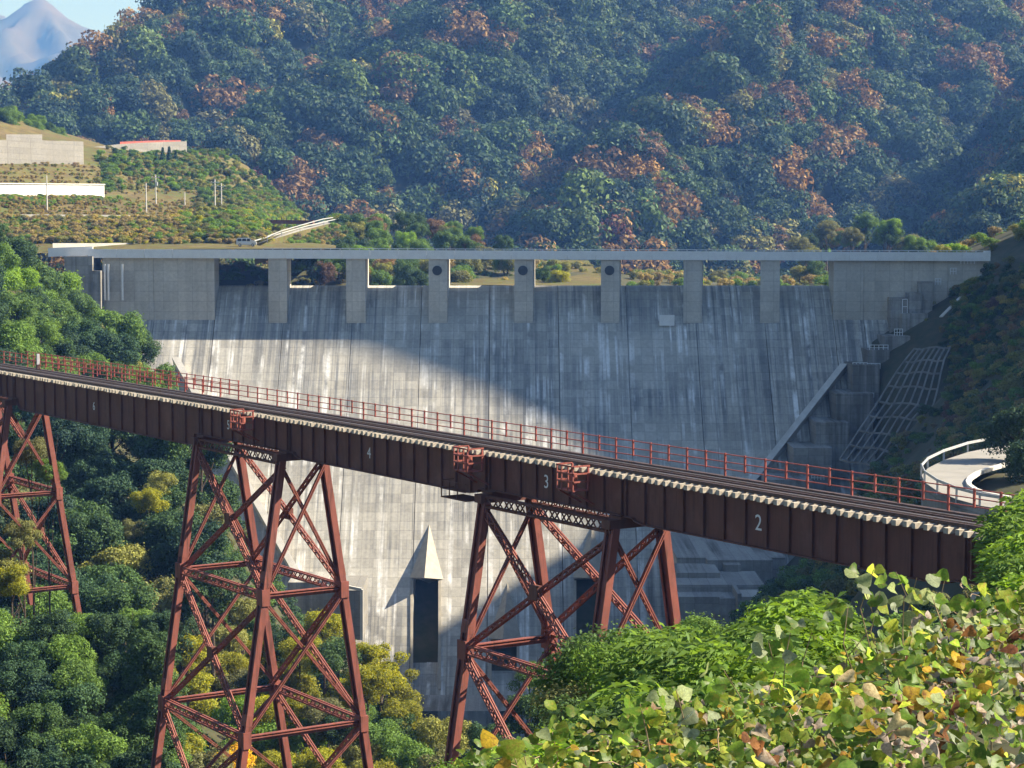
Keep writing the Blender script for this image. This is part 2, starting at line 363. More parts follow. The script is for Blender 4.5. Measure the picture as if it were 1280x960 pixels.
# ------------------------------------------------------------------ terrain: one sheet through known points
CP = [(0,0,-1.75),(5,0,-1.5),(-5,0,-2.4),(3.2,7,-2.8),(0,7,-3.05),(-3,7,-3.55),(4,15,-3.45),(2,14,-3.8),(0.2,12,-3.8),(-2,11.5,-4.35),(-6,12,-6),
      (8,24,-5.2),(2,24,-7.5),(-5,25,-10.5),(12,36,-8.5),(4,36,-12.5),(-8,36,-18),(26,40,-5),(20,-25,2),(-20,-20,-6),(40,20,2),(60,60,2),
      (16,58,-11.5),(26,58,-7),(21,74,-13.2),(28,76,-9.5),(24,84,-12.8),(34,90,-10),(16,72,-16),
      (14,88,-21),(8,96,-27),(2,100,-32),(-4,110,-37),(-14,120,-45),(-21,135,-46),(-28,150,-42),(-38,163,-32),(-50,175,-25),(-66,180,-17),(-90,180,-8),(-130,180,0),(-200,180,18),
      (-30,60,-34),(-20,80,-38),(-45,100,-34),(-70,120,-20),(-60,40,-25),(-100,60,-8),(0,60,-22),
      (-10,170,-60),(10,170,-52),(-15,280,-84),(-15,330,-85),(-12,372,-86),(20,340,-82),(35,345,-76),(8,210,-66),(-45,345,-80),
      (-66,380,-64),(-88,400,-30),(-97,424,-12),(-125,405,-2),(-150,330,4),(-190,260,12),
      (-102,440,-9),(-130,450,-9),(-180,470,-10),
      (0,447,-28),(-60,450,-18),(50,450,-24),(22,520,-12.5),(70,540,-16),(-50,520,-9),(-20,540,-7),(0,590,-10),(80,600,-16),(140,600,-10),(-100,560,-16),(-180,600,-16),
      (104,436,-7),(125,445,3),(150,470,18),(110,520,-8),(170,560,12),
      (36,150,-19.6),(45,150,-19.4),(46,165,-19.4),(36,168,-19.8),(58,160,-16),(70,165,-9),(60,140,-15),(50,128,-16),(40,132,-19.5),(48,178,-18),(62,182,-11),
      (24,160,-33),(27,180,-37),(22,140,-31),(30,122,-22),(40,110,-15)]
for q in [(1250,332,428),(1226,362,420),(1198,398,414),(1170,436,409),(1142,478,402),(1106,525,395),(1074,565,389),(1042,608,383),(1010,650,377),(972,712,368),
          (1290,345,400),(1290,420,350),(1290,470,300),(1290,530,230),(1400,330,330),(1500,300,260),(1420,420,240),(1240,520,260),(1180,560,270),(1120,610,280),(1060,660,290),(1000,715,300),
          (1190,470,397),(1170,520,390),(1140,560,386),(1110,600,382),
          (1230,440,350),(1160,510,350),(1090,590,350),
          (-120,330,330),(0,340,330),(80,410,330),(150,455,328),(215,520,325),(-60,390,290),(20,420,290),(110,470,290),(-40,470,258),(60,500,256),(200,560,270),
          (0,690,236),(110,710,236),(220,730,236),(290,790,250),(0,850,205),(110,865,205),(215,890,200),(0,1000,172),(110,1005,176),(230,1020,180),(330,1000,190),(420,1000,200),(480,1020,200)]:
    CP.append(tuple(at(*q)))
CP = np.array(CP, float)
def rbf_fit(P):
    n = len(P); d = np.linalg.norm(P[:, None, :2] - P[None, :, :2], axis=2) + np.eye(n) * 0
    A = np.zeros((n+3, n+3)); A[:n, :n] = -d + np.eye(n) * .3
    A[:n, n] = 1; A[:n, n+1:] = P[:, :2]; A[n, :n] = 1; A[n+1:, :n] = P[:, :2].T
    return np.linalg.solve(A, np.concatenate([P[:, 2], [0, 0, 0]]))
RW = rbf_fit(CP)
def ter(x, y):
    x = np.atleast_1d(np.asarray(x, float)); y = np.atleast_1d(np.asarray(y, float)); out = np.empty(x.shape)
    xf, yf = x.ravel(), y.ravel(); o = out.ravel()
    for i in range(0, len(xf), 4000):
        d = np.hypot(xf[i:i+4000, None] - CP[None, :, 0], yf[i:i+4000, None] - CP[None, :, 1])
        o[i:i+4000] = -d @ RW[:-3] + RW[-3] + xf[i:i+4000] * RW[-2] + yf[i:i+4000] * RW[-1]
    return o.reshape(x.shape)
def ter1(x, y): return float(ter([x], [y])[0])
def hit(px, py, y0=95., y1=445., st=1.5):
    d = ray(px, py); Y = np.arange(y0, y1, st); P = d[None, :] * (Y / d[1])[:, None]
    z = ter(P[:, 0], P[:, 1]); k = np.nonzero(P[:, 2] <= z)[0]
    return P[k[0]] if len(k) else None
#==BODY==
# ------------------------------------------------------------------ setting: ground sheets
xs = np.arange(-220, 232, 3.0); ys = np.arange(-30, 622, 3.0)
X, Y = np.meshgrid(xs, ys); Z = ter(X, Y)
for j in range(X.shape[0]):
    for i in range(X.shape[1]):
        amp = min(1.0, max(.1, Y[j, i] / 150)) * .9
        Z[j, i] += amp * fbm(X[j, i], Y[j, i], 14, 3, 3.3)
inside = (Y > 366) & (Y < 444)      # keep the ground below the dam's body
Z = np.where(inside & (X > -70) & (X < 74), np.minimum(Z, ZB + (Y - YD) / SL - 4), Z)
hair = (np.hypot(X - 46, Y - 158) < 20)                    # bench of the hairpin road
Z = np.where(hair & (Z > -19.6) & (X < 52), -19.8, Z)
tag(link('ground', grid_mesh('ground', np.stack([X, Y, Z], -1), MAT['soil'])), kind='structure')
b = MB(); b.add([(-9000,-600,-112),(9000,-600,-112),(9000,9500,-112),(-9000,9500,-112)], [(0,1,2,3)])
tag(b.build('valley_floor', MAT['soil']), kind='structure')

# forested mountain behind the dam
def mtn(x, y):
    z = -22 + .50 * (y - 930)
    c = x - .48 * (y - 980)
    def tri(v, p): 
        q = (v / p) % 1.0; return (q / .62 if q < .62 else (1 - q) / .38)         # gentle right flank reversed below
    warp = 26 * fbm(x, y, 180, 2, 1.2)
    r1 = tri(-(c + 117 + warp) + 116.6, 188.)
    r2 = tri(-(c * .9 + 30 + warp * .6), 74.)
    z += 85 * (r1 - .5) + 22 * (r2 - .5) + 12 * fbm(x, y, 60, 3, 5.1)
    lf = 27 + (x + 320) * .66 + 5 * fbm(x, y, 50, 2, 9.0) + .12 * (y - 1150)       # left flank that forms the skyline
    k = 14.0; z = -k * math.log(math.exp(-z / k / 1.0 if z < 600 else -40) + math.exp(-lf / k if lf > -400 else 28))
    return max(z, -60)
mx_ = np.arange(-470, 560, 9.0); my_ = np.arange(640, 1560, 9.0)
XM, YM = np.meshgrid(mx_, my_); ZM = np.array([[mtn(a, c) for a, c in zip(r, q)] for r, q in zip(XM, YM)])
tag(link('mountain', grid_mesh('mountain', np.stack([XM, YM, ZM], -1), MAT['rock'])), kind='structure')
# trees on it: jittered grid; the largest ones in the picture are things, the rest one wood
KINDW = np.array([.20, .18, .16, .11, .12, .07, .09, .05, .003, .014])
pts = []
for gy in np.arange(760, 1420, 6.4):
    for gx in np.arange(-450, 470, 6.4):
        x = gx + random.uniform(-3, 3); y = gy + random.uniform(-3, 3)
        z = mtn(x, y)
        if z <= -40: continue
        gr = math.hypot(mtn(x + 4, y) - z, mtn(x, y + 4) - z) / 4
        if random.random() > .45 * math.sqrt(1 + gr * gr): continue
        px = 640 + FPX * x / y; py = 287.7 - FPX * (z + 6) / y
        if px < -45 or px > 1330 or py < -60 or py > 372: continue
        pts.append((x, y, z, px, py))
pts.sort(key=lambda q: q[1])
def far_kind(x, y):
    # autumn colour gathers in drifts set by noise
    d = fbm(x, y, 95, 2, 20.5) + .25 * mnoise.noise(Vector((x / 20, y / 20, 3)))
    wts = KINDW.copy()
    if d > .12: wts[6:9] *= 2.8; wts[5] *= 2
    elif d < -.2: wts[6:9] *= .5
    return int(random.choices(range(10), wts)[0])
allp = [(q, far_kind(q[0], q[1]), random.choice((.75, 1.0, 1.3, 1.6, 1.9, 2.3)) * random.uniform(.88, 1.12), random.uniform(0, 6.28)) for q in pts]
order = sorted(range(len(allp)), key=lambda i: -(allp[i][2] / allp[i][0][1]) if -20 < allp[i][0][3] < 1300 and 0 < allp[i][0][4] < 300 else 1)
solo = set(order[:300])
TL = ['dark evergreen tree', 'blue-green evergreen tree', 'dark evergreen tree', 'mid green tree', 'blue-green evergreen tree', 'olive green tree',
      'rust brown tree', 'russet autumn tree', 'red autumn tree', 'yellow-green tree']
ZXB = [120, 220, 300, 390, 490, 600, 710, 815, 915, 1010, 1100, 1190]
ZX = ['at the left edge', 'above the white wall', 'above the utility poles', 'above the left dam block', 'above the second spillway bay', 'above the third spillway bay', 'above the fourth spillway bay', 'above the fifth spillway bay', 'above the sixth spillway bay', 'above the seventh spillway bay', 'above the right dam block', 'above the right abutment', 'at the right edge']
ZYB = [50, 100, 150, 200, 250]; ZY = ['very high', 'high', 'halfway up', 'rather low', 'low', 'lowest']
for i in solo:
    q, k, s, r = allp[i]
    zone = ZX[min(int(np.searchsorted(ZXB, q[3])), len(ZX) - 1)]; band = ZY[int(np.searchsorted(ZYB, q[4]))]
    o = link('forest_tree', FARM[k], None, (q[0], q[1], q[2] - 2.2), r, (s, s, s * 1.1))
    tag(o, '%s %s on the mountain %s' % (TL[k], band, zone), 'tree', 'forest trees on the mountain: %s %s, %s' % (TL[k], band, zone))
rest = [allp[i] for i in range(len(allp)) if i not in solo]
scatter('mountain_forest', [(q[0], q[1], q[2] - 2.2) for q, *_ in rest], [r for *_, r in rest], [s for _, _, s, _ in rest], [k for _, k, _, _ in rest], FARM,
        'mixed evergreen and autumn forest covering the mountainside', 'forest')

# distant bare peak at the upper left
def peak(x, y):
    sx_, sy_ = at(43, 0, 6000)[0], 6050.
    d = math.hypot(x - sx_, (y - sy_) * .8); th = math.atan2(y - sy_, x - sx_)
    rib = abs(math.sin(th * 5.5 + 1.6 * fbm(x, y, 500, 3, 1.1))) * min(1, d / 260) * 62
    z = 662 - .50 * d + 12 * math.exp(-(d / 60) ** 2) - rib - 120 * abs(fbm(x, y, 330, 4, 2.2)) * min(1, d / 300)
    sh = math.hypot((x + 1600) * .55, y - 6250); th2 = math.atan2(y - 6250, x + 1600)
    z2 = 705 - .42 * sh - abs(math.sin(th2 * 6 + 1.4 * fbm(x, y, 420, 3, 6.1))) * min(1, sh / 300) * 58 - 90 * abs(fbm(x, y, 300, 4, 4.4))
    return max(z, z2, -100)
px_ = np.arange(-2700, -400, 20.0); py_ = np.arange(5000, 7200, 22.0)
XP, YP = np.meshgrid(px_, py_); ZP = np.array([[peak(a, c) for a, c in zip(r, q)] for r, q in zip(XP, YP)])
MAT['peak'] = simple('bare_peak', (.10,.078,.05), (.03,.038,.026), .005, .95, detail=8)
tag(link('distant_peak', grid_mesh('distant_peak', np.stack([XP, YP, ZP], -1), MAT['peak'])), kind='structure')

# unseen mountain right of the valley, its ridge shaped to shade the upper dam face
SN = np.array(SUN); UU = np.array([-math.sin(SUN_AZ), math.cos(SUN_AZ), 0]); VV = np.cross(SN, UU); VV = VV if VV[2] > 0 else -VV
O_ = np.array([0, YD, ZB])
curve = [(335,413),(400,425),(460,440),(600,490),(700,540),(740,580),(745,620),(730,675)]
sk = sorted([(float((face(*q) - O_) @ UU), float((face(*q) - O_) @ VV)) for q in curve])
sk = [(-250,-150),(-232,-60),(-205,0),(-170,0),(-120,-16),(-75,-26),(-48,-31)] + [q for q in sk if q[0] > -47] 
sk += [(sk[-1][0] + 3, sk[-1][1] - 25), (sk[-1][0] + 30, sk[-1][1] - 130), (sk[-1][0] + 60, sk[-1][1] - 300)]
us = np.arange(-250, sk[-1][0], 1.5); vtop = np.interp(us, [q[0] for q in sk], [q[1] for q in sk])
D_ = 420.0; prof = []
for u, v in zip(us, vtop):
    R = O_ + UU * u + VV * v + SN * D_; prof.append(R)
prof = np.array(prof); rows = []
hd = np.array([math.cos(SUN_AZ), math.sin(SUN_AZ)])
for t_, zf in ((-170, 0.0), (-150, .12), (-120, .30), (-90, .47), (-58, .66), (-28, .83), (0, 1.0), (80, .78), (170, .5), (300, .2), (420, 0)):
    row = []
    for k, R in enumerate(prof):
        n_ = 0 if zf in (0.0, 1.0) else 9 * fbm(R[0] + t_, R[1] + t_ * .7, 60, 3, 8.2)
        row.append((R[0] + hd[0] * t_, R[1] + hd[1] * t_, -110 + zf * (R[2] + 110) + n_))
    rows.append(row)
tag(link('shadow_caster_mountain', grid_mesh('shadow_caster_mountain', np.array(rows), MAT['rock'])), kind='structure')

# haze over the valley
b = MB(); b.box(-3050, 1500, -620, 7350, -114, 820)
m = bpy.data.materials.new('haze'); m.use_nodes = True; t = m.node_tree; t.nodes.remove(t.nodes['Principled BSDF'])
v = t.nodes.new('ShaderNodeVolumePrincipled'); v.inputs['Color'].default_value = (.16,.38,1,1); v.inputs['Absorption Color'].default_value = (1,1,1,1); v.inputs['Density'].default_value = .00016; v.inputs['Anisotropy'].default_value = .1
t.links.new(v.outputs[0], t.nodes['Material Output'].inputs['Volume'])
tag(b.build('haze', m), kind='stuff')
# ------------------------------------------------------------------ the dam
dam = thing('dam', 'grey concrete gravity dam with open spillway bays across the valley', 'dam', (0, YD, -86))
DO = (0, YD, -86)
def PX(px, py=360, Y=YD): return float(at(px, py, Y)[0])
def PZ(py, Y=YD): return float(at(640, py, Y)[2])
xl, xr = PX(268), PX(1042)                      # overflow section
# outlets: (left px, right px, top py, bottom py, apex py)
OUT = [(515, 548, 724, 862, 655), (613, 646, 800, 872, 728), (719, 752, 724, 862, 655)]
slots = []
for l, r, tp, bt, ap in OUT:
    zt = face((l+r)/2, tp)[2]; zb_ = face((l+r)/2, bt)[2]
    slots.append((face(l, (tp+bt)/2)[0], face(r, (tp+bt)/2)[0], zt, zb_))
ZT = -90.0
def chute_prof(slot=None):
    top = [(face_y(-14.2), -14.2), (435.0, -12.75), (436.2, -11.95), (437.6, -11.6), (439.5, -11.9), (441.5, -13.6), (443, -20), (443, ZT)]
    if slot is None: return [(face_y(ZT), ZT)] + top
    _, _, zt, zb_ = slot
    return [(face_y(ZT), ZT), (face_y(zb_), zb_), (face_y(zb_) + 9, zb_ + 5), (face_y(zb_) + 13, zb_ + 5), (face_y(zt) + 9, zt), (face_y(zt), zt)] + top
joints = [xl] + [PX(q) for q in (336, 433, 536, 643, 751, 853, 949)] + [xr]
joints = sorted(set([round(v, 3) for v in np.linspace(xl, xr, 10)]))
cuts = sorted(joints + [s[0] for s in slots] + [s[1] for s in slots])
for a, c in zip(cuts[:-1], cuts[1:]):
    sl = next((s for s in slots if s[0] - .01 <= (a + c) / 2 <= s[1] + .01), None)
    g0 = .07 if any(abs(a - j) < .01 for j in joints) else 0; g1 = .07 if any(abs(c - j) < .01 for j in joints) else 0
    MB().prism_x(chute_prof(sl), a + g0, c - g1).build('monolith', MAT['face'], dam, DO)
for (a, c, zt, zb_) in slots:                   # near-black panel standing in for the shade deep inside each outlet
    MB().box(a + .02, c - .02, face_y(zt) + 8.2, face_y(zt) + 8.6, zt - 9, zt - .05).build('outlet_shade_panel', MAT['dark'], dam, DO)
# joint filler behind the gaps
MB().prism_x([(face_y(ZT) + .8, ZT), (face_y(-14.2) + .8, -14.2), (437.5, -13), (442, -15), (442, ZT)], xl + .2, slots[0][0] - .2).build('joint_core', MAT['abut'], dam, DO)
MB().prism_x([(face_y(ZT) + .8, ZT), (face_y(-14.2) + .8, -14.2), (437.5, -13), (442, -15), (442, ZT)], slots[2][1] + .2, xr - .2).build('joint_core', MAT['abut'], dam, DO)
# non-overflow ends
zt_l, zt_r = PZ(322), PZ(323)
xL0, xR1 = PX(85), PX(1236)
def end_prof(zt): return [(face_y(ZT), ZT), (face_y(ZB), ZB), (YD, ZB), (YD, zt), (437, zt), (441, -30), (441, ZT)]
jl = [PX(q) for q in (128, 192, 268)]
for a, c in zip(jl[:-1], jl[1:]):
    MB().prism_x([(YD, ZB), (YD, zt_l), (437, zt_l), (437, ZB)], a + .06, c).build('end_block', MAT['block'], dam, DO)
    MB().prism_x([(face_y(ZT), ZT), (face_y(ZB - .02), ZB - .02), (441, ZB - .02), (441, ZT)], a + .06, c - .06).build('monolith', MAT['face'], dam, DO)
jr = [PX(q) for q in (1042, 1080, 1140, 1185, 1236)]
for k, (a, c) in enumerate(zip(jr[:-1], jr[1:])):
    MB().prism_x([(YD + .0, ZB), (YD, zt_r), (437, zt_r), (437, ZB)], a, c - .06).build('end_block', MAT['block'], dam, DO)
    if k < 3: MB().prism_x([(face_y(ZT), ZT), (face_y(ZB - .02), ZB - .02), (441, ZB - .02), (441, ZT)], a + .06, c - .06).build('monolith', MAT['face'], dam, DO)
# left shoulder steps
MB().box(PX(84), PX(119), 427.5, 436, -40, PZ(320)).build('shoulder_block', MAT['abut'], dam, DO)
MB().box(PX(119), PX(130), 426.5, 436, -40, PZ(338)).build('shoulder_block', MAT['abut'], dam, DO)
for q, r_ in ((133, 131), (137.5, 136), (155, 154)):
    MB().beam((PX(q), 428.5, PZ(375)), (PX(q), 428.5, PZ(330)), .35, .35).build('ladder_rail', MAT['white'], dam, DO)
# piers: (left px, right px, turn)
PIERS = [(336,359,-1),(433,457,1),(536,559,4),(643,666,7),(751,774,10),(854,877,13),(950,974,15)]
for k, (l, r, turn) in enumerate(PIERS):
    x0, x1 = PX(l), PX(r); wd = x1 - x0; dsh = 6.5 * math.tan(math.radians(turn * .72))
    zt = PZ(322.5)
    b = MB(); ylo = face_y(ZB) - .0
    # plan: front face square, sides swung so the right side shows
    bot = [(x0, YD - .6), (x1, YD - .6), (x1 + dsh * .12, YD + .2), (x1 + dsh, YD + 8.5), (x0 + dsh, YD + 8.5)]
    n = len(bot)
    b.add([(x, y, ZB - .6) for x, y in bot] + [(x, y, zt) for x, y in bot],
          [tuple(range(n))[::-1], tuple(range(n, 2*n))] + [(i, (i+1) % n, (i+1) % n + n, i + n) for i in range(n)])
    pr = b.build('pier', MAT['block'], dam, DO)
    if k in (2, 3, 4):
        c = ((x0 + x1) / 2 - .15, YD - .62, PZ(338)); q = MB(); vv = []; 
        for i in range(20):
            a = 6.2832 * i / 20; vv.append((c[0] + 1.0 * math.cos(a), c[1], c[2] + 1.0 * math.sin(a)))
        q.add(vv + [(x, y - .18, z) for x, y, z in vv], [tuple(range(20, 40))] + [(i, (i+1) % 20, (i+1) % 20 + 20, i + 20) for i in range(20)])
        q.build('round_vent', MAT['louver'], pr, DO)
    MB().box((x0+x1)/2 - .7, (x0+x1)/2 + .5, YD - .55, YD + .3, zt + .02, zt + .5).build('bearing', MAT['louver'], pr, DO)
# crest road: slightly falling to the right
def deck_z(px): return PZ(311.2 + (px - 110) / 1125 * 4.2)
segs = np.linspace(112, 1236, 33)
for a, c in zip(segs[:-1], segs[1:]):
    za, zc = deck_z(a), deck_z(c); xa, xc = PX(a) + .03, PX(c) - .03; b = MB()
    th = PZ(311.2) - PZ(322.2)
    b.add([(xa,428.9,za-th),(xc,428.9,zc-th),(xc,429.2,zc-th),(xa,429.2,za-th),(xa,428.9,za),(xc,428.9,zc),(xc,429.2,zc),(xa,429.2,za)],
          [(0,3,2,1),(4,5,6,7),(0,1,5,4),(1,2,6,5),(2,3,7,6),(3,0,4,7)])
    b.build('parapet_panel', MAT['parapet'], dam, DO)
xa, xc = PX(112), PX(1236)
b = MB(); 
b.add([(xa,429.22,deck_z(112)-1.75),(xc,429.22,deck_z(1236)-1.75),(xc,436.8,deck_z(1236)-1.75),(xa,436.8,deck_z(112)-1.75),
       (xa,429.22,deck_z(112)-1.0),(xc,429.22,deck_z(1236)-1.0),(xc,436.8,deck_z(1236)-1.0),(xa,436.8,deck_z(112)-1.0)],
      [(0,3,2,1),(4,5,6,7),(0,1,5,4),(1,2,6,5),(2,3,7,6),(3,0,4,7)])
b.build('crest_road_deck', MAT['paleconc'], dam, DO)
b = MB(); b.beam((PX(330), 429.05, deck_z(330) + .30), (PX(1236), 429.05, deck_z(1236) + .30), .12, .12)
rl = b.build('parapet_rail', MAT['white'], dam, DO)
for q in np.arange(330, 1236, 12.0):
    MB().box(PX(q) - .1, PX(q) + .1, 429.0, 429.1, deck_z(q), deck_z(q) + .26).build('rail_post', MAT['galv'], rl, DO)
b = MB(); b.beam((xa, 436.5, deck_z(112) - .75), (xc, 436.5, deck_z(1236) - .75), .15, 1.0); b.build('upstream_parapet', MAT['parapet'], dam, DO)
# plaque on the face
p = face(833, 400); MB().box(p[0] - 1.55, p[0] + 1.55, p[1] - 1.6, p[1] - 1.35, p[2] - 1.1, p[2] + 1.1).build('gauge_plate', MAT['parapet'], dam, DO)
# hoods over the outlets
for l, r, tp, bt, ap in OUT:
    A = face((l + r) / 2 + 5, ap); Lp = face(l - 3, tp - 2); Rp = face(r + 6, tp); 
    Nn = at((l + r) / 2 - 1, tp - 9, face((l+r)/2, tp - 9)[1] - 4.6)
    Nn[2] = Lp[2] + .6
    MB().add([A, Lp, Rp, Nn], [(0,1,3), (0,3,2), (1,2,3), (0,2,1)]).build('outlet_hood', MAT['hood'], dam, DO)
    # pale jambs
    for e in (l - 1.6, r + .2):
        b = MB(); t0 = face(e, tp + 2); t1 = face(e, bt)
        b.beam((t0[0] + .2, t0[1] - .1, t0[2]), (t1[0] + .2, t1[1] - .1, t1[2]), .5, .4).build('outlet_jamb', MAT['hood'], dam, DO)
# training walls down both edges of the chute
def twall(pa, pb, inner, name):
    A = face(*pa); B = face(*pb); b = MB(); n = Vector((0, -1, SL)).normalized()
    wd = 1.5 * inner; off = 2.6
    A = Vector(A); B = Vector(B)
    vs_ = []
    for e in (A, B):
        for dxx, k in ((0, -1.5), (wd, -1.5), (wd, off), (0, off)):
            vs_.append(e + Vector((dxx, 0, 0)) + n * k)
    b.add(vs_, [(0,1,2,3), (7,6,5,4), (0,4,5,1), (1,5,6,2), (2,6,7,3), (3,7,4,0)])
    return b.build(name, MAT['paleconc'], dam, DO)
twall((1048, 464), (846, 722), 1, 'training_wall'); twall((226, 456), (420, 800), -1, 'training_wall')
# stepped abutment blocks at the right, each with its own white railing
STEPS = [(1150,1166,352,380,2.5),(1136,1152,366,400,4),(1113,1150,372,392,3),(1128,1160,392,420,5),(1106,1138,420,452,6),(1086,1112,438,470,6),(1066,1100,456,492,7.5),(1045,1092,492,532,8),(1020,1062,528,566,9),(992,1040,560,604,9),(960,1016,600,650,10)]
for (l, r, tp, bt, pr) in STEPS:
    mid = (l + r) / 2; yv = (face(mid, bt)[1] if bt > 400 else YD) - pr * .45 - 2
    x0, x1 = PX(l, tp, yv), PX(r, tp, yv); z1, z0 = at(mid, tp, yv)[2], at(mid, bt + 30, yv)[2]
    MB().box(x0, x1, yv, yv + 14 + pr, z0, z1).build('step_block', MAT['abut'], dam, DO)
def railing(px0, px1, py, hpx, Yv, n, mat, name='step_railing'):
    x0, x1 = PX(px0, py, Yv), PX(px1, py, Yv); z0 = at(px0, py, Yv)[2]; h = hpx / FPX * Yv; b = MB()
    for k in range(n + 1):
        x = x0 + (x1 - x0) * k / n; b.box(x - .06, x + .06, Yv - .05, Yv + .05, z0, z0 + h)
    for f in (.5, 1.0): b.box(x0 - .06, x1 + .06, Yv - .12, Yv - .06, z0 + h * f - .09, z0 + h * f + .03)
    b.build(name, mat, dam, DO)
for (l, r, py, h, Yv, n) in [(1087,1110,438,7,face(1098,470)[1]-2.6,4),(1066,1084,461,8,face(1080,492)[1]-3.3,4),(1084,1100,461,7,face(1080,492)[1]-3.3,3),(1201,1218,330,8,427.6,4),
                            (1150,1156,368,8,428.4,2),(1169,1176,356,8,428.6,2),(1188,1195,343,8,429,2),(1118,1128,420,9,face(1120,452)[1]-2.6,3),(1128,1134,392,18,face(1140,420)[1]-2,1),
                            (1014,1030,600,6,face(1000,650)[1]-4.4,4),(1062,1092,497,6,face(1066,532)[1]-3.5,5)]:
    railing(l, r, py, h, Yv, n, MAT['white'])
# handrail ladder beside the top right blocks and the bollard-like lamp house at the crest end
MB().box(PX(1229), PX(1236), 428.8, 430.5, PZ(321), PZ(314)).build('gate_post', MAT['white'], dam, DO)
# apron, sill and lower works at the right foot of the dam
def slab(name, px0, px1, pyt, pyb, Yv, depth, mat='abut', label=None):
    x0, x1 = PX(px0, pyt, Yv), PX(px1, pyt, Yv); z1 = at(px0, pyt, Yv)[2]; z0 = at(px0, pyb, Yv)[2]
    return MB().box(x0, x1, Yv, Yv + depth, z0, z1).build(name, MAT[mat], dam, DO)
slab('apron_wall', 846, 982, 697, 760, 362, 30)
slab('apron_wall', 884, 966, 700, 740, 359, 6)
slab('apron_head', 905, 926, 706, 736, 356.5, 3)
slab('apron_door', 908, 923, 715, 734, 356.3, .4, 'block')
slab('apron_platform', 846, 956, 731, 760, 343, 14)
slab('apron_step', 846, 900, 716, 800, 350, 10)
slab('apron_wall', 846, 905, 746, 830, 338, 8)
slab('apron_step', 900, 926, 748, 800, 337, 9)
slab('apron_kerb', 922, 927, 742, 800, 334, 10)
slab('apron_step', 927, 968, 746, 790, 336, 9, 'block')
slab('apron_wall', 405, 452, 738, 800, 366, 16, 'wallcon')
slab('apron_wall', 360, 408, 728, 790, 372, 12, 'abut')
b = MB(); e0, e1 = at(398, 726, 365.5), at(452, 737, 365.5); b.beam(e0, e1, .5, .5); e2 = at(452, 800, 365.5); b.beam(e1, e2, .5, .5); b.build('wall_edge', MAT['paleconc'], dam, DO)
b = MB(); b.box(-62, 40, 300, face_y(-84.5), -90, -84.5); tag(b.build('stilling_basin', MAT['abut']), kind='structure')
wm, t, bb = M('river_water'); bb.inputs['Base Color'].default_value = (.03,.05,.055,1); bb.inputs['Roughness'].default_value = .08
bump(t, bb, noise_n(t, geo_pos(t), .8, 4), .1, .1)
b = MB(); b.box(-30, 22, 190, 360, -90, -84.2); tag(b.build('river', wm), kind='structure')
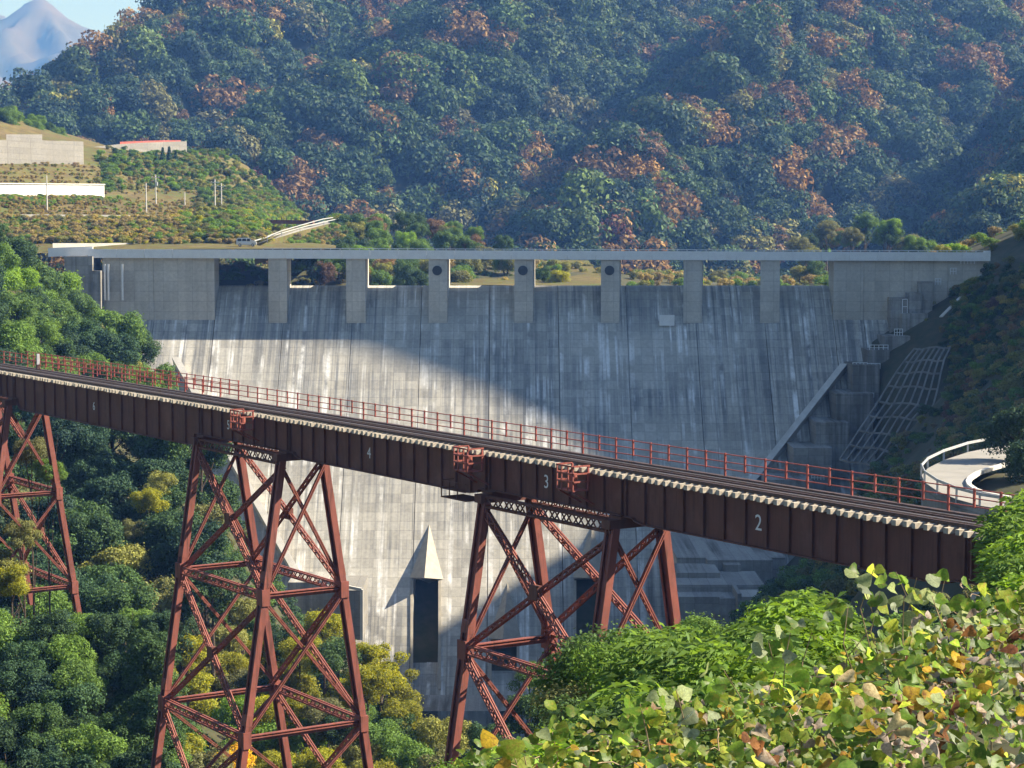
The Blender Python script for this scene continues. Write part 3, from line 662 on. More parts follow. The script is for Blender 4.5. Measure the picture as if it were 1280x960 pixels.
# ------------------------------------------------------------------ railway trestle
P0 = atz(1255, 672, -11.3); P1 = atz(0, 464, -11.3); sdir = (P1 - P0) / np.linalg.norm(P1 - P0)
RZ = math.atan2(-sdir[1], -sdir[0])             # local x runs back to the right, local y away from the camera
def BW(s, w_, z):                               # bridge coordinates to world
    wd = np.array([sdir[1], -sdir[0], 0]); return P0 + sdir * s + wd * w_ + np.array([0, 0, z])
SP = {1: (-9.0, 2.23, 1.75, 8), 2: (2.23, 24.29, 2.0, 15), 3: (24.29, 36.15, 1.75, 8), 4: (36.15, 58.57, 2.1, 15), 5: (58.57, 71.24, 1.8, 8), 6: (71.24, 106.47, 2.6, 16), 7: (106.47, 118.5, 1.8, 8)}
ZG = -.25
GW = (.55, 2.55)
BEAR = 1.78
def girder(n):
    s0, s1, d, np_ = SP[n]; s0 += .06; s1 -= .06; ln = s1 - s0; sm = (s0 + s1) / 2
    lab = {1: 'short girder at the right abutment, half hidden by leaves', 2: 'long brown girder numbered 2, nearest the right end', 3: 'short brown girder numbered 3 over the right-hand tower',
           4: 'long brown girder numbered 4 between the two middle towers', 5: 'short brown girder numbered 5 over the middle tower', 6: 'longest and deepest brown girder numbered 6, at the left', 7: 'short brown girder at the left edge of the picture over the far tower'}[n]
    t = thing('plate_girder', lab, 'girder', tuple(BW(sm, 0, ZG)), RZ, 'plate girders of the railway trestle')
    h = ln / 2; rise = max(0, d - BEAR)
    def low(x):                                  # the deep girders curve up to their bearings
        e = h - abs(x)
        if rise < .1 or e > 1.9: return -d
        if e < .7: return -BEAR
        f = (e - .7) / 1.2; return -BEAR - rise * (1 - (1 - f) ** 2) ** .5
    xs_ = sorted(set([-h, h] + [sg * (h - e) for e in (.35, .7, .8, .95, 1.2, 1.5, 1.9) for sg in (-1, 1)]))
    for w_ in GW:
        b = MB(); n_ = len(xs_)
        b.add([(x, w_ - .015, 0) for x in xs_] + [(x, w_ - .015, low(x)) for x in xs_] + [(x, w_ + .015, 0) for x in xs_] + [(x, w_ + .015, low(x)) for x in xs_],
              [(i, i+1, i+1+n_, i+n_) for i in range(n_-1)] + [(i+2*n_, i+3*n_, i+1+3*n_, i+1+2*n_) for i in range(n_-1)])
        web = b.build('web', MAT['girder'], t)
        MB().box(-h, h, w_ - .19, w_ + .19, -.001, .035).build('top_flange', MAT['girder'], t)
        b = MB()
        for i in range(n_ - 1):
            a, c = (xs_[i], low(xs_[i])), (xs_[i+1], low(xs_[i+1]))
            b.add([(a[0], w_-.2, a[1]), (c[0], w_-.2, c[1]), (c[0], w_+.2, c[1]), (a[0], w_+.2, a[1]), (a[0], w_-.2, a[1]-.05), (c[0], w_-.2, c[1]-.05), (c[0], w_+.2, c[1]-.05), (a[0], w_+.2, a[1]-.05)],
                  [(0,1,2,3), (7,6,5,4), (0,4,5,1), (2,6,7,3)] + ([(0,3,7,4)] if i == 0 else []) + ([(1,5,6,2)] if i == n_ - 2 else []))
        b.build('bottom_flange', MAT['girder'], t)
        if w_ < 1:
            for k in range(np_ + 1):
                x = -h + .12 + (ln - .24) * k / np_
                MB().box(x - .045, x + .045, w_ - .15, w_ - .014, low(x) + .02, -.02).build('stiffener', MAT['girder'], t)
            if np_ < 10 or True:
                MB().beam((-h + .02, w_ - .02, -.12), (h - .02, w_ - .02, -.12), .05, .16).build('flange_angle', MAT['girder'], t)
                mid = [k for k in range(0, np_ + 1, 1)]
    # cross frames between the two webs
    for k in range(0, np_ + 1, 3):
        x = -h + .12 + (ln - .24) * k / np_
        b = MB(); dd = low(x)
        b.beam((x, GW[0], -.15), (x, GW[1], dd + .15), .1, .1); b.beam((x, GW[0], dd + .15), (x, GW[1], -.15), .1, .1); b.build('cross_frame', MAT['steel'], t)
    if 2 <= n <= 6:
        cu = bpy.data.curves.new('digit', 'FONT'); cu.body = str(n); cu.size = {2: .98, 3: .95, 4: .9, 5: .85, 6: .85}[n]; cu.align_x = 'CENTER'; cu.align_y = 'CENTER'; cu.extrude = .004
        to = bpy.data.objects.new('digit_tmp', cu); COL.objects.link(to); dg = bpy.context.evaluated_depsgraph_get(); dg.update()
        me = bpy.data.meshes.new_from_object(to.evaluated_get(dg)); bpy.data.objects.remove(to); me.materials.clear(); me.materials.append(MAT['white'])
        pxn = {2: 951, 3: 698.5, 4: 458.5, 5: 287.5, 6: 120}[n]
        # put the digit in the panel where the photograph shows it
        best = min(np.linspace(-h, h, 400), key=lambda x: abs(640 + FPX * BW(sm - x, GW[0], 0)[0] / BW(sm - x, GW[0], 0)[1] - pxn))
        nd = np_; pitch = (ln - .24) / nd; k = round((best - {3: .7, 5: .6}.get(n, 0) + h - .12) / pitch - .5); xc = -h + .12 + (k + .56) * pitch
        o = link('painted_number', me, t, (xc, GW[0] - .028, -d * .5)); o.rotation_euler = (math.pi / 2, 0, 0); o['label'] = 'white painted digit %d' % n
    return t
for n in SP: girder(n)

# track
trk = thing('railway_track', 'single railway track on pale timber sleepers along the trestle', 'railway track', tuple(BW(50, 0, 0)), RZ)
me = MB().box(-.11, .11, 0, 3.05, -.22, 0).mesh('sleeper', MAT['timber'])
random.seed(3)
for k in range(int(124 / .55)):
    s = -8 + k * .55
    link('sleeper', me, trk, (50 - s + random.uniform(-.03, .03), random.uniform(-.07, .07), random.uniform(-.012, .004)), random.uniform(-.012, .012), (random.uniform(.85, 1.15), 1, 1))
for w_ in (1.0, 2.07):
    b = MB(); b.box(-67, 60, w_ - .06, w_ + .06, 0.002, .025); b.box(-67, 60, w_ - .012, w_ + .012, .025, .12); r = b.build('rail', MAT['rail'], trk)
    MB().box(-67, 60, w_ - .034, w_ + .034, .12, .165).build('rail_head', MAT['railtop'], r)
for w_ in (1.28, 1.8): MB().box(-67, 60, w_ - .05, w_ + .05, .004, .12).build('guard_rail', MAT['rail'], trk)
MB().box(-67, 60, .52, .64, .004, .16).build('guard_angle', MAT['rail'], trk)
MB().box(-67, 60, 2.62, 2.74, .004, .16).build('guard_angle', MAT['rail'], trk)
MB().box(-67, 60, 2.9, 3.5, .006, .05).build('walkway_plate', MAT['rail'], trk)

# railing on the far side: long and short posts by turns, three lines of rail
def bridge_railing(label, s0, s1, w_, zt, pitch):
    r = thing('bridge_railing', label, 'railing', tuple(BW((s0 + s1) / 2, w_, 0)), RZ); h = (s1 - s0) / 2
    for f in (.35, .68, 1.04): MB().box(-h, h, -.022, .022, zt + f - .024, zt + f + .02).build('rail_bar', MAT['railred'], r)
    ml = MB().box(-.055, .055, -.08, -.024, zt - .12, zt + 1.1).mesh('post', MAT['railred']); ms = MB().box(-.055, .055, -.08, -.024, zt + .30, zt + 1.1).mesh('short_post', MAT['railred'])
    for k in range(int(2 * h / pitch) + 1):
        link('post' if k % 2 == 0 else 'short_post', ml if k % 2 == 0 else ms, r, (h - .05 - k * pitch, 0, 0))
bridge_railing('long red railing with three bars along the far side of the bridge', -8, 118, 3.45, 0, 1.42)
bridge_railing('second red railing behind the first at the left end', 76, 118, 5.6, -.1, 1.42)
b = thing('marker_post', 'grey post with dark foot beside the track at the left edge', 'post', tuple(BW(107.3, 2.8, 0)), RZ)
MB().box(-.11, .11, -.11, .11, .5, 1.35).build('post_head', MAT['galv'], b); MB().box(-.13, .13, -.13, .13, 0, .5).build('post_foot', MAT['rail'], b)

# refuges hung on the near side
def refuge(s, label):
    t = thing('refuge_platform', label, 'platform', tuple(BW(s, 0, 0)), RZ, 'refuge cages on the near side of the bridge')
    a, y0, y1, z0, z1 = .66, -.95, -.02, -1.0, .16
    MB().box(-a, a, y0, y1, z0 - .05, z0).build('floor', MAT['cage'], t)
    for x in (-a, -.28, .26, a):
        MB().box(x - .035, x + .035, y0 - .03, y0 + .03, z0 + .002, z1).build('upright', MAT['cage'], t)
    for x in (-a, a): MB().box(x - .045, x + .045, y1 - .09, y1, z0 + .002, z1).build('upright', MAT['cage'], t)
    for z in (z0 + .42, z0 + .8, z1):
        b = MB(); b.box(-a, a, y0 - .075, y0 - .032, z - .04, z + .04); b.box(-a - .09, -a - .047, y0, y1, z - .04, z + .04); b.box(a + .047, a + .09, y0, y1, z - .04, z + .04); b.build('guard_bar', MAT['cage'], t)
    for x in (-a + .1, a - .1):
        MB().beam((x, y0 + .05, z0 - .06), (x, GW[0] - .17, z0 - .75), .09, .09).build('bracket', MAT['cage'], t)
    MB().tube([(-.05, -.45, z0 + .0), (-.05, -.45, z0 + .75)], .2, 12).build('water_drum', MAT['cage'], t)
refuge(63.0, 'red steel cage with drum, left of girder number 4'); refuge(36.5, 'red steel cage above the left leg of the right-hand tower'); refuge(27.1, 'red steel cage just right of the number 3')

# towers
def laced(b, p, q, wd, ht, side, lace=.0, pitch=None, four=True):
    """built-up member: four corner angles and zigzag lacing; wd across 'side', ht the other way"""
    p = Vector(p); q = Vector(q); d = (q - p); ln = d.length; d.normalize(); a = Vector(side); a = (a - d * a.dot(d)).normalized(); c = d.cross(a).normalized()
    ch = min(wd, ht) * .22 + .025
    cs = [(sa, sb) for sa in (-1, 1) for sb in ((-1, 1) if four else (0,))]
    for sa, sb in cs:
        o = a * (sa * (wd - ch) / 2) + c * (sb * (ht - ch) / 2); b.beam(p + o, q + o, ch, ch, a)
    pitch = pitch or wd * 1.0; n = max(2, int(ln / pitch))
    for sb in ((-1, 1) if four else (0,)):
        for k in range(n):
            s1, s2 = (-1, 1) if k % 2 == 0 else (1, -1); o = c * (sb * (ht - .02) / 2)
            b.beam(p + d * (ln * k / n) + a * (s1 * (wd - ch) / 2) + o, p + d * (ln * (k+1) / n) + a * (s2 * (wd - ch) / 2) + o, .03, .085, a)
    if four and lace:
        n2 = max(2, int(ln / (ht * 1.1)))
        for sa in (-1, 1):
            for k in range(n2):
                s1, s2 = (-1, 1) if k % 2 == 0 else (1, -1); o = a * (sa * (wd - .02) / 2)
                b.beam(p + d * (ln * k / n2) + c * (s1 * (ht - ch) / 2) + o, p + d * (ln * (k+1) / n2) + c * (s2 * (ht - ch) / 2) + o, .07, .03, a)
    return b
BAT = .155
def tower(sa, sc, levels, base, label):
    """sa, sc: the two bents; levels: strut heights below the cap; base: local z of the feet"""
    sm = (sa + sc) / 2; t = thing('trestle_tower', label, 'tower', tuple(BW(sm, 1.55, base)), RZ, 'steel towers of the railway trestle')
    zc = ZG - BEAR - .1; h = (sc - sa) / 2
    def LP(e, w_, z):                            # e: +1 right bent, -1 left bent; w_: -1 near, +1 far
        return Vector((e * h, w_ * (1.36 + BAT * (zc - z)), z - base))
    for e in (-1, 1):
        for w_ in (-1, 1):
            b = MB(); p, q = LP(e, w_, zc - .5), LP(e, w_, base)
            d = (q - p).normalized(); ax = Vector((1, 0, 0)); ay = d.cross(ax).normalized()
            b.beam(p, q, .10, .54, ax)                       # web between two wide flange plates: the near and far faces are open channels
            for j in (-1, 1):
                o = ax * (j * .30); b.beam(p + o, q + o, .40, .07, ax)
                for i in (-1, 1):
                    o = ax * (j * .225) + ay * (i * .175); b.beam(p + o, q + o, .05, .08, ax)
            lg = b.build('leg', MAT['steel'], t)
            for l in levels:
                z = zc - l + 1.5
                c0, c1 = LP(e, w_, z), LP(e, w_, z - .7); MB().beam(c0, c1, .43, .69, ax).build('splice_plate', MAT['steel'], lg)
    for e in (-1, 1):
        b = MB(); b.box(e*h - .32, e*h + .32, -1.85, 1.85, zc - base - .52, zc - base - .08); cp = b.build('cap_beam', MAT['girder'], t)
        for w_ in (-1, 1): MB().box(e*h - .5, e*h + .5, w_ - .3, w_ + .3, zc - base - .079, zc - base + .05).build('bearing', MAT['girder'], cp)
    for w_ in (-1, 1):                           # top longitudinal lattice girders
        laced(MB(), LP(-1, w_, zc - .45), LP(1, w_, zc - .45), .62, .35, (0,0,1), pitch=.5).build('top_strut', MAT['girder'], t)
    zs = [zc - .55] + [zc - l for l in levels]
    for i in range(len(zs) - 1):
        z0, z1 = zs[i], zs[i+1]
        if z1 < base + .5: z1 = base + .5
        for e in (-1, 1):                        # transverse bents
            laced(MB(), LP(e, -1, z0 - .2), LP(e, 1, z1 + .3), .25, .18, (1,0,0), pitch=.33, four=True).build('sway_brace', MAT['steel'], t)
            laced(MB(), LP(e, 1, z0 - .2) + Vector((.25,0,0)), LP(e, -1, z1 + .3) + Vector((.25,0,0)), .2, .18, (1,0,0), pitch=.33).build('sway_brace', MAT['steel'], t)
            b = MB(); a, c = LP(e, -1, z1), LP(e, 1, z1); b.beam(a, c, .34, .05); b.beam(a + Vector((0,0,.15)), c + Vector((0,0,.15)), .3, .05); b.beam(a + Vector((-.1,0,.075)), c + Vector((-.1,0,.075)), .04, .1); b.beam(a - Vector((0,0,.12)), c - Vector((0,0,.12)), .1, .2)
            b.build('cross_strut', MAT['steel'], t)
        for w_ in (-1, 1):                       # long faces
            laced(MB(), LP(-1, w_, z0 - .3), LP(1, w_, z1 + .2), .44, .22, (0,.3,1) if False else (1,0,0), pitch=.48).build('long_brace', MAT['steel'], t)
            off = Vector((0, -.3 * w_, 0))
            laced(MB(), LP(1, w_, z0 - .3) + off, LP(-1, w_, z1 + .2) + off, .32, .2, (1,0,0), pitch=.42).build('long_brace', MAT['steel'], t)
            m_ = (LP(-1, w_, z0 - .3) + LP(1, w_, z1 + .2)) / 2
            MB().box(m_.x - .36, m_.x + .36, m_.y - .17, m_.y + .17, m_.z - .36, m_.z + .36).build('gusset', MAT['girder'], t)
            laced(MB(), LP(-1, w_, z1), LP(1, w_, z1), .55, .35, (0,0,1), pitch=.5).build('long_strut', MAT['steel'], t)
        for e in (-1, 1):
            for w_ in (-1, 1):
                c = LP(e, w_, z1); MB().box(c.x - .40, c.x + .40, c.y - .265, c.y + .265, c.z - .55, c.z + .45).build('gusset', MAT['steel'], t)
    return t
tower(24.29 + .4, 36.15 - .25, (8.0, 16.2, 24.4), -29.0, 'near steel tower of red lattice under girder number 3')
tower(58.57 + .35, 71.24 - .35, (8.7, 17.3, 26.0), -36.5, 'tall steel tower of red lattice under girder number 5')
tower(106.47 + .35, 118.5 - .3, (7.8, 15.6), -21.0, 'steel tower at the left edge, partly overgrown with vines')
# small inspection platform left of the near tower's cap
t = thing('inspection_platform', 'small dark railed platform at the cap of the near tower', 'platform', tuple(BW(37.9, .3, ZG - BEAR - .62)), RZ)
MB().box(-1.5, 1.0, -.7, .7, -.06, 0).build('floor', MAT['girder'], t)
for z in (.42, .85):
    b = MB(); b.box(-1.5, 1.0, -.72, -.68, z - .02, z + .02); b.box(-1.54, -1.501, -.7, .7, z - .02, z + .02); b.build('guard_bar', MAT['girder'], t)
for x in (-1.5, -.7, .1): MB().box(x - .025, x + .025, -.675, -.63, .002, .9).build('upright', MAT['girder'], t)
# stone abutment under the right end
t = thing('bridge_abutment', 'concrete bridge abutment under the right end of the girders', 'abutment', tuple(BW(0, 1.55, -4)), RZ)
MB().box(-1.0, 8, -2.2, 2.4, -8, ZG - BEAR + 4 - .12).build('bearing_shelf', MAT['abut'], t)
# ------------------------------------------------------------------ left bank terraces
COLS = [-160, -60, 0, 60, 120, 160, 200, 240, 280, 310, 340, 375, 420]
ROWS = [ # (depth, py at each column): front to back
 (434, [330,322,318,316,314,313,312,311,311,311,311,311,311]),
 (452, [312,306,304,303,302,302,302,303,305,306,308,309,310]),
 (470, [292,285,282,281,281,281,281,279,278,280,303,305,308]),
 (484, [276,272,271,271,271,271,271,270,268,272,298,301,307]),
 (497, [272,268,267,267,268,268,268,268,266,270,292,298,306]),
 (512, [260,257,256,256,257,258,260,262,262,266,286,294,304]),
 (528, [248,246,246,247,248,252,256,258,256,259,276,289,302]),
 (534, [246,244,244,245,246,250,254,256,253,255,268,284,300]),
 (560, [236,234,233,233,234,238,240,238,238,243,257,276,297]),
 (590, [212,210,208,208,210,215,222,224,226,233,249,270,291]),
 (600, [208,206,204,204,205,206,208,210,212,222,246,270,292]),
 (625, [192,190,188,188,190,192,194,196,200,214,244,270,293]),
 (650, [178,176,174,174,180,186,190,190,192,208,242,271,294]),
 (690, [150,146,144,160,178,190,194,196,200,216,246,274,297])]
def shy(px, Yv): return Yv + (px - 110) * .34 * min(1.0, max(0.0, (Yv - 470) / 60))    # the terraces turn towards the right
PT = np.array([[at(px, py, shy(px, Yv)) for px, py in zip(COLS, pys)] for Yv, pys in ROWS])
def densify(P, ku, kv):
    ny, nx = P.shape[:2]
    def rs(A, k):
        n = A.shape[0]; t_ = np.linspace(0, n - 1, (n - 1) * k + 1); i = np.minimum(t_.astype(int), n - 2); f = (t_ - i).reshape(-1, *([1] * (A.ndim - 1)))
        return A[i] * (1 - f) + A[i + 1] * f
    return rs(rs(P, kv).swapaxes(0, 1), ku).swapaxes(0, 1)
PD = densify(PT, 6, 5)
for q in PD.reshape(-1, 3): q[2] += .35 * fbm(q[0], q[1], 7, 3, 6.6)
tag(link('terraced_hillside', grid_mesh('terraced_hillside', PD, MAT['grass'])), kind='structure')
def tz(px, py):                                    # terrace point under a pixel: nearest grid point in the picture
    A = PD.reshape(-1, 3); sx_ = 640 + FPX * A[:, 0] / A[:, 1]; sy_ = 287.7 - FPX * A[:, 2] / A[:, 1]
    return A[np.argmin((sx_ - px) ** 2 + (sy_ - py) ** 2)]
def wall(name, label, pts, hpx, thick, mat, cat='wall', cap=None):
    pts = [(q[0], q[1], shy(q[0], q[2])) for q in pts]; c = at(*pts[0]); t = thing(name, label, cat, tuple(c))
    for (a, q) in zip(pts[:-1], pts[1:]):
        A, B = at(*a), at(*q); hA = hpx / FPX * a[2]; b = MB()
        v_ = []
        for P_ in (A, B): v_ += [(P_[0], P_[1], P_[2] - 1), (P_[0], P_[1] + thick, P_[2] - 1), (P_[0], P_[1] + thick, P_[2] + hA), (P_[0], P_[1], P_[2] + hA)]
        b.add(v_, [(0,1,2,3), (7,6,5,4), (0,4,5,1), (1,5,6,2), (2,6,7,3), (3,7,4,0)]); b.build('wall_panel', mat, t, tuple(c))
        if cap:
            b = MB(); b.beam((A[0], A[1] + thick/2, A[2] + hA + .12), (B[0], B[1] + thick/2, B[2] + hA + .12), thick + .3, .25); b.build('coping', cap, t, tuple(c))
    return t
wall('noise_barrier', 'long white wall panel along the left terrace', [(q, 245 + (q + 60) * .008, 530) for q in range(-60, 131, 19)], 15.5, .5, MAT['white'], cap=MAT['paleconc'])
wall('retaining_wall', 'tall grey retaining wall below the green knoll at the left', [(q, 206 + max(0, q - 20) * .02, 598) for q in (-60, -30, 0, 25, 50, 75, 104)], 31, .8, MAT['wallcon'])
wall('retaining_wall', 'low grey wall block on top of the tall retaining wall', [(8, 176, 608), (30, 176, 608), (52, 176, 608)], 8, .8, MAT['wallcon'])
wall('retaining_wall', 'pale grey retaining wall with red fence above the bushes', [(118, 193, 640), (146, 190, 640), (175, 188, 640), (204, 187, 640), (233, 186, 640)], 9.5, .8, MAT['wallcon'])
wall('safety_fence', 'thin red fence on top of the pale retaining wall', [(150, 179.5, 640.2), (180, 178.3, 640.2), (205, 177.5, 640.2), (226, 177.5, 640.2)], 2.2, .1, MAT['railred'], 'fence')
# slanted end of the tall wall, culvert-like stair beside it
wall('kerb_wall', 'low white kerb along the terrace path', [(q, 271.5 + (q - 90) * .008, 484) for q in (20, 60, 100, 140, 180, 196)], 3.2, .4, MAT['paleconc'])
# crest approach road and its parapet
b = MB(); qs = (66, 90, 115, 140, 165, 190, 215, 240, 265, 290, 330); rp = [(PX(q), 436.9, deck_z(max(q, 112)) - .98) for q in qs]; rq = [tuple(at(q, 313, 437 + (q - 70) * .11) + (0, .3, .03)) for q in qs]
n = len(rp); b.add(rp + rq, [(i, i+1, i+1+n, i+n) for i in range(n-1)]); tag(b.build('crest_road', MAT['asphalt']), kind='structure')
wall('road_parapet', 'white concrete parapet at the left end of the dam road', [(q, 315 - (q - 60) * .035 if q < 140 else 311.6, 431.5) for q in (60, 90, 114, 116)], 5, .4, MAT['parapet'])
wall('road_barrier', 'long pale concrete wall behind the left end of the dam road', [(q, 313, 437 + (q - 70) * .11) for q in (66, 90, 115, 140, 165, 190, 215, 240, 265, 290)], 9.0, .4, MAT['paleconc'])
# ramp road climbing to the right
b = MB(); rp = [(318,308,446),(345,300,470),(375,291,500),(405,283,530),(424,279,552)]; rq = [(334,302.5,452),(352,295,476),(380,286.5,506),(404,279.5,536),(420,277,558)]
n = len(rp); b.add([at(*q) + (0,0,.4) for q in rp] + [at(*q) + (0,0,.4) for q in rq] + [at(*q) - (0,0,4) for q in rp], [(i, i+1, i+1+n, i+n) for i in range(n-1)] + [(i+2*n, i+1+2*n, i+1, i) for i in range(n-1)])
b.m = [0] * (n - 1) + [1] * (n - 1); tag(b.build('ramp_road', [MAT['asphalt'], MAT['grass']]), kind='structure')
def guardrail(name, label, pts, h=.8):
    c = pts[0]; t = thing(name, label, 'guardrail', tuple(c))
    for a, q in zip(pts[:-1], pts[1:]):
        A, B = Vector(a), Vector(q); up = Vector((0, 0, h))
        MB().beam(A + up, B + up, .06, .22).build('rail_beam', MAT['galv'], t, tuple(c)); MB().box(A.x - .07, A.x + .07, A.y + .05, A.y + .19, A.z - .3, A.z + h + .1).build('post', MAT['galv'], t, tuple(c))
guardrail('guardrail', 'pale guardrail beside the ramp road above the van', [at(*q) + (0,0,.4) for q in rp])
guardrail('guardrail', 'far guardrail on the upper side of the ramp road', [at(*q) + (0,0,.4) for q in rq])
# small dark bridge deck behind the ramp
b = thing('road_bridge', 'dark short road bridge behind the ramp road', 'bridge', tuple(at(327, 280, 545)))
A, B = at(326, 277, 545), at(392, 278, 545); MB().beam(A, B, 5, 1.0).build('deck', MAT['girder'], b, tuple(at(327,280,545)))
for q in np.arange(328, 392, 6): 
    P_ = at(q, 275, 542.4); MB().box(P_[0]-.08, P_[0]+.08, P_[1]-.08, P_[1]+.08, P_[2]-.5, P_[2]+.6).build('parapet_post', MAT['rail'], b, tuple(at(327,280,545)))
# utility poles
for (px, pyb, pyt, Yv, arm, lab) in [(59,270,219,500,0,'leftmost concrete utility pole in front of the white wall'),(183,272,229,500,0,'concrete utility pole right of the white wall, standing lowest'),(195,258,218,530,1,'concrete utility pole with crossarm, second behind the white wall'),
                             (231,262,240,525,0,'short thin pole on the brown terrace'),(269,268,224,515,1,'concrete utility pole with crossarm, left one of the right-hand pair'),(277,272,229,505,1,'concrete utility pole with crossarm, right one of the right-hand pair')]:
    Yv = shy(px, Yv); P_ = at(px, pyb, Yv); Tp = at(px, pyt, Yv); t = thing('utility_pole', lab, 'utility pole', tuple(P_), 0, 'utility poles on the terraces'); h = Tp[2] - P_[2]
    MB().tube([(0,0,-1.5), (0,0,h)], [.2, .13], 8).build('pole', MAT['pole'], t)
    if arm:
        MB().box(-1.1, 1.1, -.21, -.13, h - .9, h - .74).build('crossarm', MAT['galv'], t); MB().box(-.8, .8, -.21, -.13, h - 1.8, h - 1.66).build('crossarm', MAT['galv'], t)
        for x in (-.9, 0.001, .9): MB().tube([(x, -.17, h - .735), (x, -.17, h - .5)], .06, 6).build('insulator', MAT['white'], t)
    if px == 195: MB().tube([(.35, 0, h - 3), (.35, 0, h - 2)], .25, 8).build('transformer', MAT['galv'], t)
# van
vo = at(308, 308.0, 443); t = thing('van', 'silver minivan parked on the road at the left end of the dam', 'van', tuple(vo), math.radians(4))
def van_shell():
    b = MB(); prof = [(-2.1,.35),(-2.1,1.0),(-1.95,1.78),(.55,1.84),(1.25,1.22),(2.05,1.02),(2.15,.35)]
    n = len(prof); b.add([(x, -.84 if z < 1.3 else -.74, z) for x, z in prof] + [(x, .84 if z < 1.3 else .74, z) for x, z in prof], [tuple(range(n)), tuple(range(2*n-1, n-1, -1))] + [(i, i+n, (i+1) % n + n, (i+1) % n) for i in range(n)]); return b
MAT['vanp'] = simple('silver_paint', (.55,.56,.58), (.52,.53,.55), 1, .35, .5); MAT['glass'] = simple('tinted_glass', (.02,.025,.03), (.03,.035,.04), 1, .1)
bd = van_shell().build('body', MAT['vanp'], t)
for s_ in (-1, 1):
    for (a, c) in ((-1.85, -.95), (-.85, .05), (.15, .85)):
        b = MB(); y = s_ * .852; y2 = s_ * .80; b.add([(a, y, 1.12), (c, y, 1.12), (min(c, .95) - .08, y2, 1.66), (a + .05, y2, 1.66), (a, y - s_*.06, 1.12), (c, y - s_*.06, 1.12), (c - .08, y2 - s_*.1, 1.66), (a + .05, y2 - s_*.1, 1.66)],
            [(0,1,2,3), (7,6,5,4), (0,4,5,1), (1,5,6,2), (2,6,7,3), (3,7,4,0)]); b.build('window', MAT['glass'], bd)
    for x in (-1.35, 1.35):
        b = MB(); b.tube([(x, s_ * .66, .31), (x, s_ * .87, .31)], .31, 14); wl = b.build('wheel', MAT['louver'], t); MB().tube([(x, s_ * .872, .31), (x, s_ * .885, .31)], .18, 10).build('rim', MAT['galv'], wl)
b = MB(); b.add([(.62,-.66,1.78),(.62,.66,1.78),(1.22,.72,1.26),(1.22,-.72,1.26),(.66,-.66,1.82),(.66,.66,1.82),(1.27,.72,1.29),(1.27,-.72,1.29)], [(0,1,2,3),(7,6,5,4),(0,4,5,1),(1,5,6,2),(2,6,7,3),(3,7,4,0)]); b.build('windscreen', MAT['glass'], bd)
for s_ in (-1, 1): MB().box(2.1, 2.17, s_*.55 - .17, s_*.55 + .17, .72, .88).build('headlight', MAT['white'], bd)

# ------------------------------------------------------------------ hairpin road at the right
ZR = -19.2
oe = [(1262,556),(1240,559),(1210,565),(1180,575),(1160,585),(1152,594),(1156,603),(1172,614),(1196,624),(1225,632),(1262,638)]
ie = [(1262,580),(1250,584),(1236,588),(1222,593),(1213,599),(1210,604),(1212,609),(1219,614),(1230,618),(1244,621),(1262,624)]
OE = [atz(px, py, ZR) for px, py in oe]; IE = [atz(px, py, ZR) for px, py in ie]
n = len(OE); b = MB(); b.add(OE + IE, [(i, i+1, i+1+n, i+n) for i in range(n-1)]); tag(b.build('hairpin_road', simple('pale_road', (.30,.285,.26), (.24,.23,.21), .5, .9)), kind='structure')
t = thing('retaining_wall', 'grey concrete retaining wall under the hairpin road', 'wall', tuple(OE[5]))
for i in range(3, n - 1):
    a, c = OE[i], OE[i+1]; b = MB(); d = Vector(c - a).normalized(); nn = Vector((d.y, -d.x, 0)) * -.4
    b.add([a - (0,0,.06), c - (0,0,.06), c + np.array(nn) - (0,0,.06), a + np.array(nn) - (0,0,.06), a - (0,0,9), c - (0,0,9), c + np.array(nn) - (0,0,9), a + np.array(nn) - (0,0,9)], [(0,1,2,3),(7,6,5,4),(0,4,5,1),(1,5,6,2),(2,6,7,3),(3,7,4,0)])
    b.build('wall_panel', MAT['abut'], t, tuple(OE[5]))
guardrail('guardrail', 'white guardrail round the outside of the hairpin road', [q for q in OE])
b = MB(); 
for i in range(n - 1): b.beam(IE[i] + (0,0,.08), IE[i+1] + (0,0,.08), .35, .3)
tag(b.build('road_kerb', MAT['paleconc']), kind='structure')

# ------------------------------------------------------------------ concrete crib frames on the right slope
FR = thing('slope_lattice', 'grid of grey concrete beams holding the steep slope beside the dam', 'slope frame', tuple(at(1110, 520, 380)))
FO = tuple(at(1110, 520, 380))
def frame_line(pts, wd=.34):
    Q = []
    for px, py in pts:
        Yf = np.interp(py, [430, 480, 525, 565, 610], [409, 401, 394.5, 389, 383.5]) - max(0, px - np.interp(py, [430, 590], [1150, 1040])) * .1
        Q.append(Vector(at(px, py, Yf - 2.2)))
    if len(Q) < 2: return
    b = MB()
    for a, c in zip(Q[:-1], Q[1:]):
        if (a - c).length < 16: b.beam(a, c, wd, wd)
    if b.f: b.build('frame_beam', MAT['crib'], FR, FO)
LV = [(1143,436,1188,434),(1130,452,1180,450),(1120,466,1176,466),(1110,482,1172,486),(1098,502,1166,508),(1086,520,1150,524),(1074,538,1136,548),(1062,556,1124,566),(1050,574,1106,586)]
for (x0, y0, x1, y1) in LV: frame_line([(x0 + (x1-x0)*f, y0 + (y1-y0)*f + 1.5*math.sin(f*9)) for f in np.linspace(0, 1, 6)])
for (p_, q_) in zip(LV[:-1], LV[1:]):
    for f in np.linspace(0, 1, 8):
        frame_line([(p_[0]+(p_[2]-p_[0])*f, p_[1]+(p_[3]-p_[1])*f), (q_[0]+(q_[2]-q_[0])*f, q_[1]+(q_[3]-q_[1])*f)], .28)
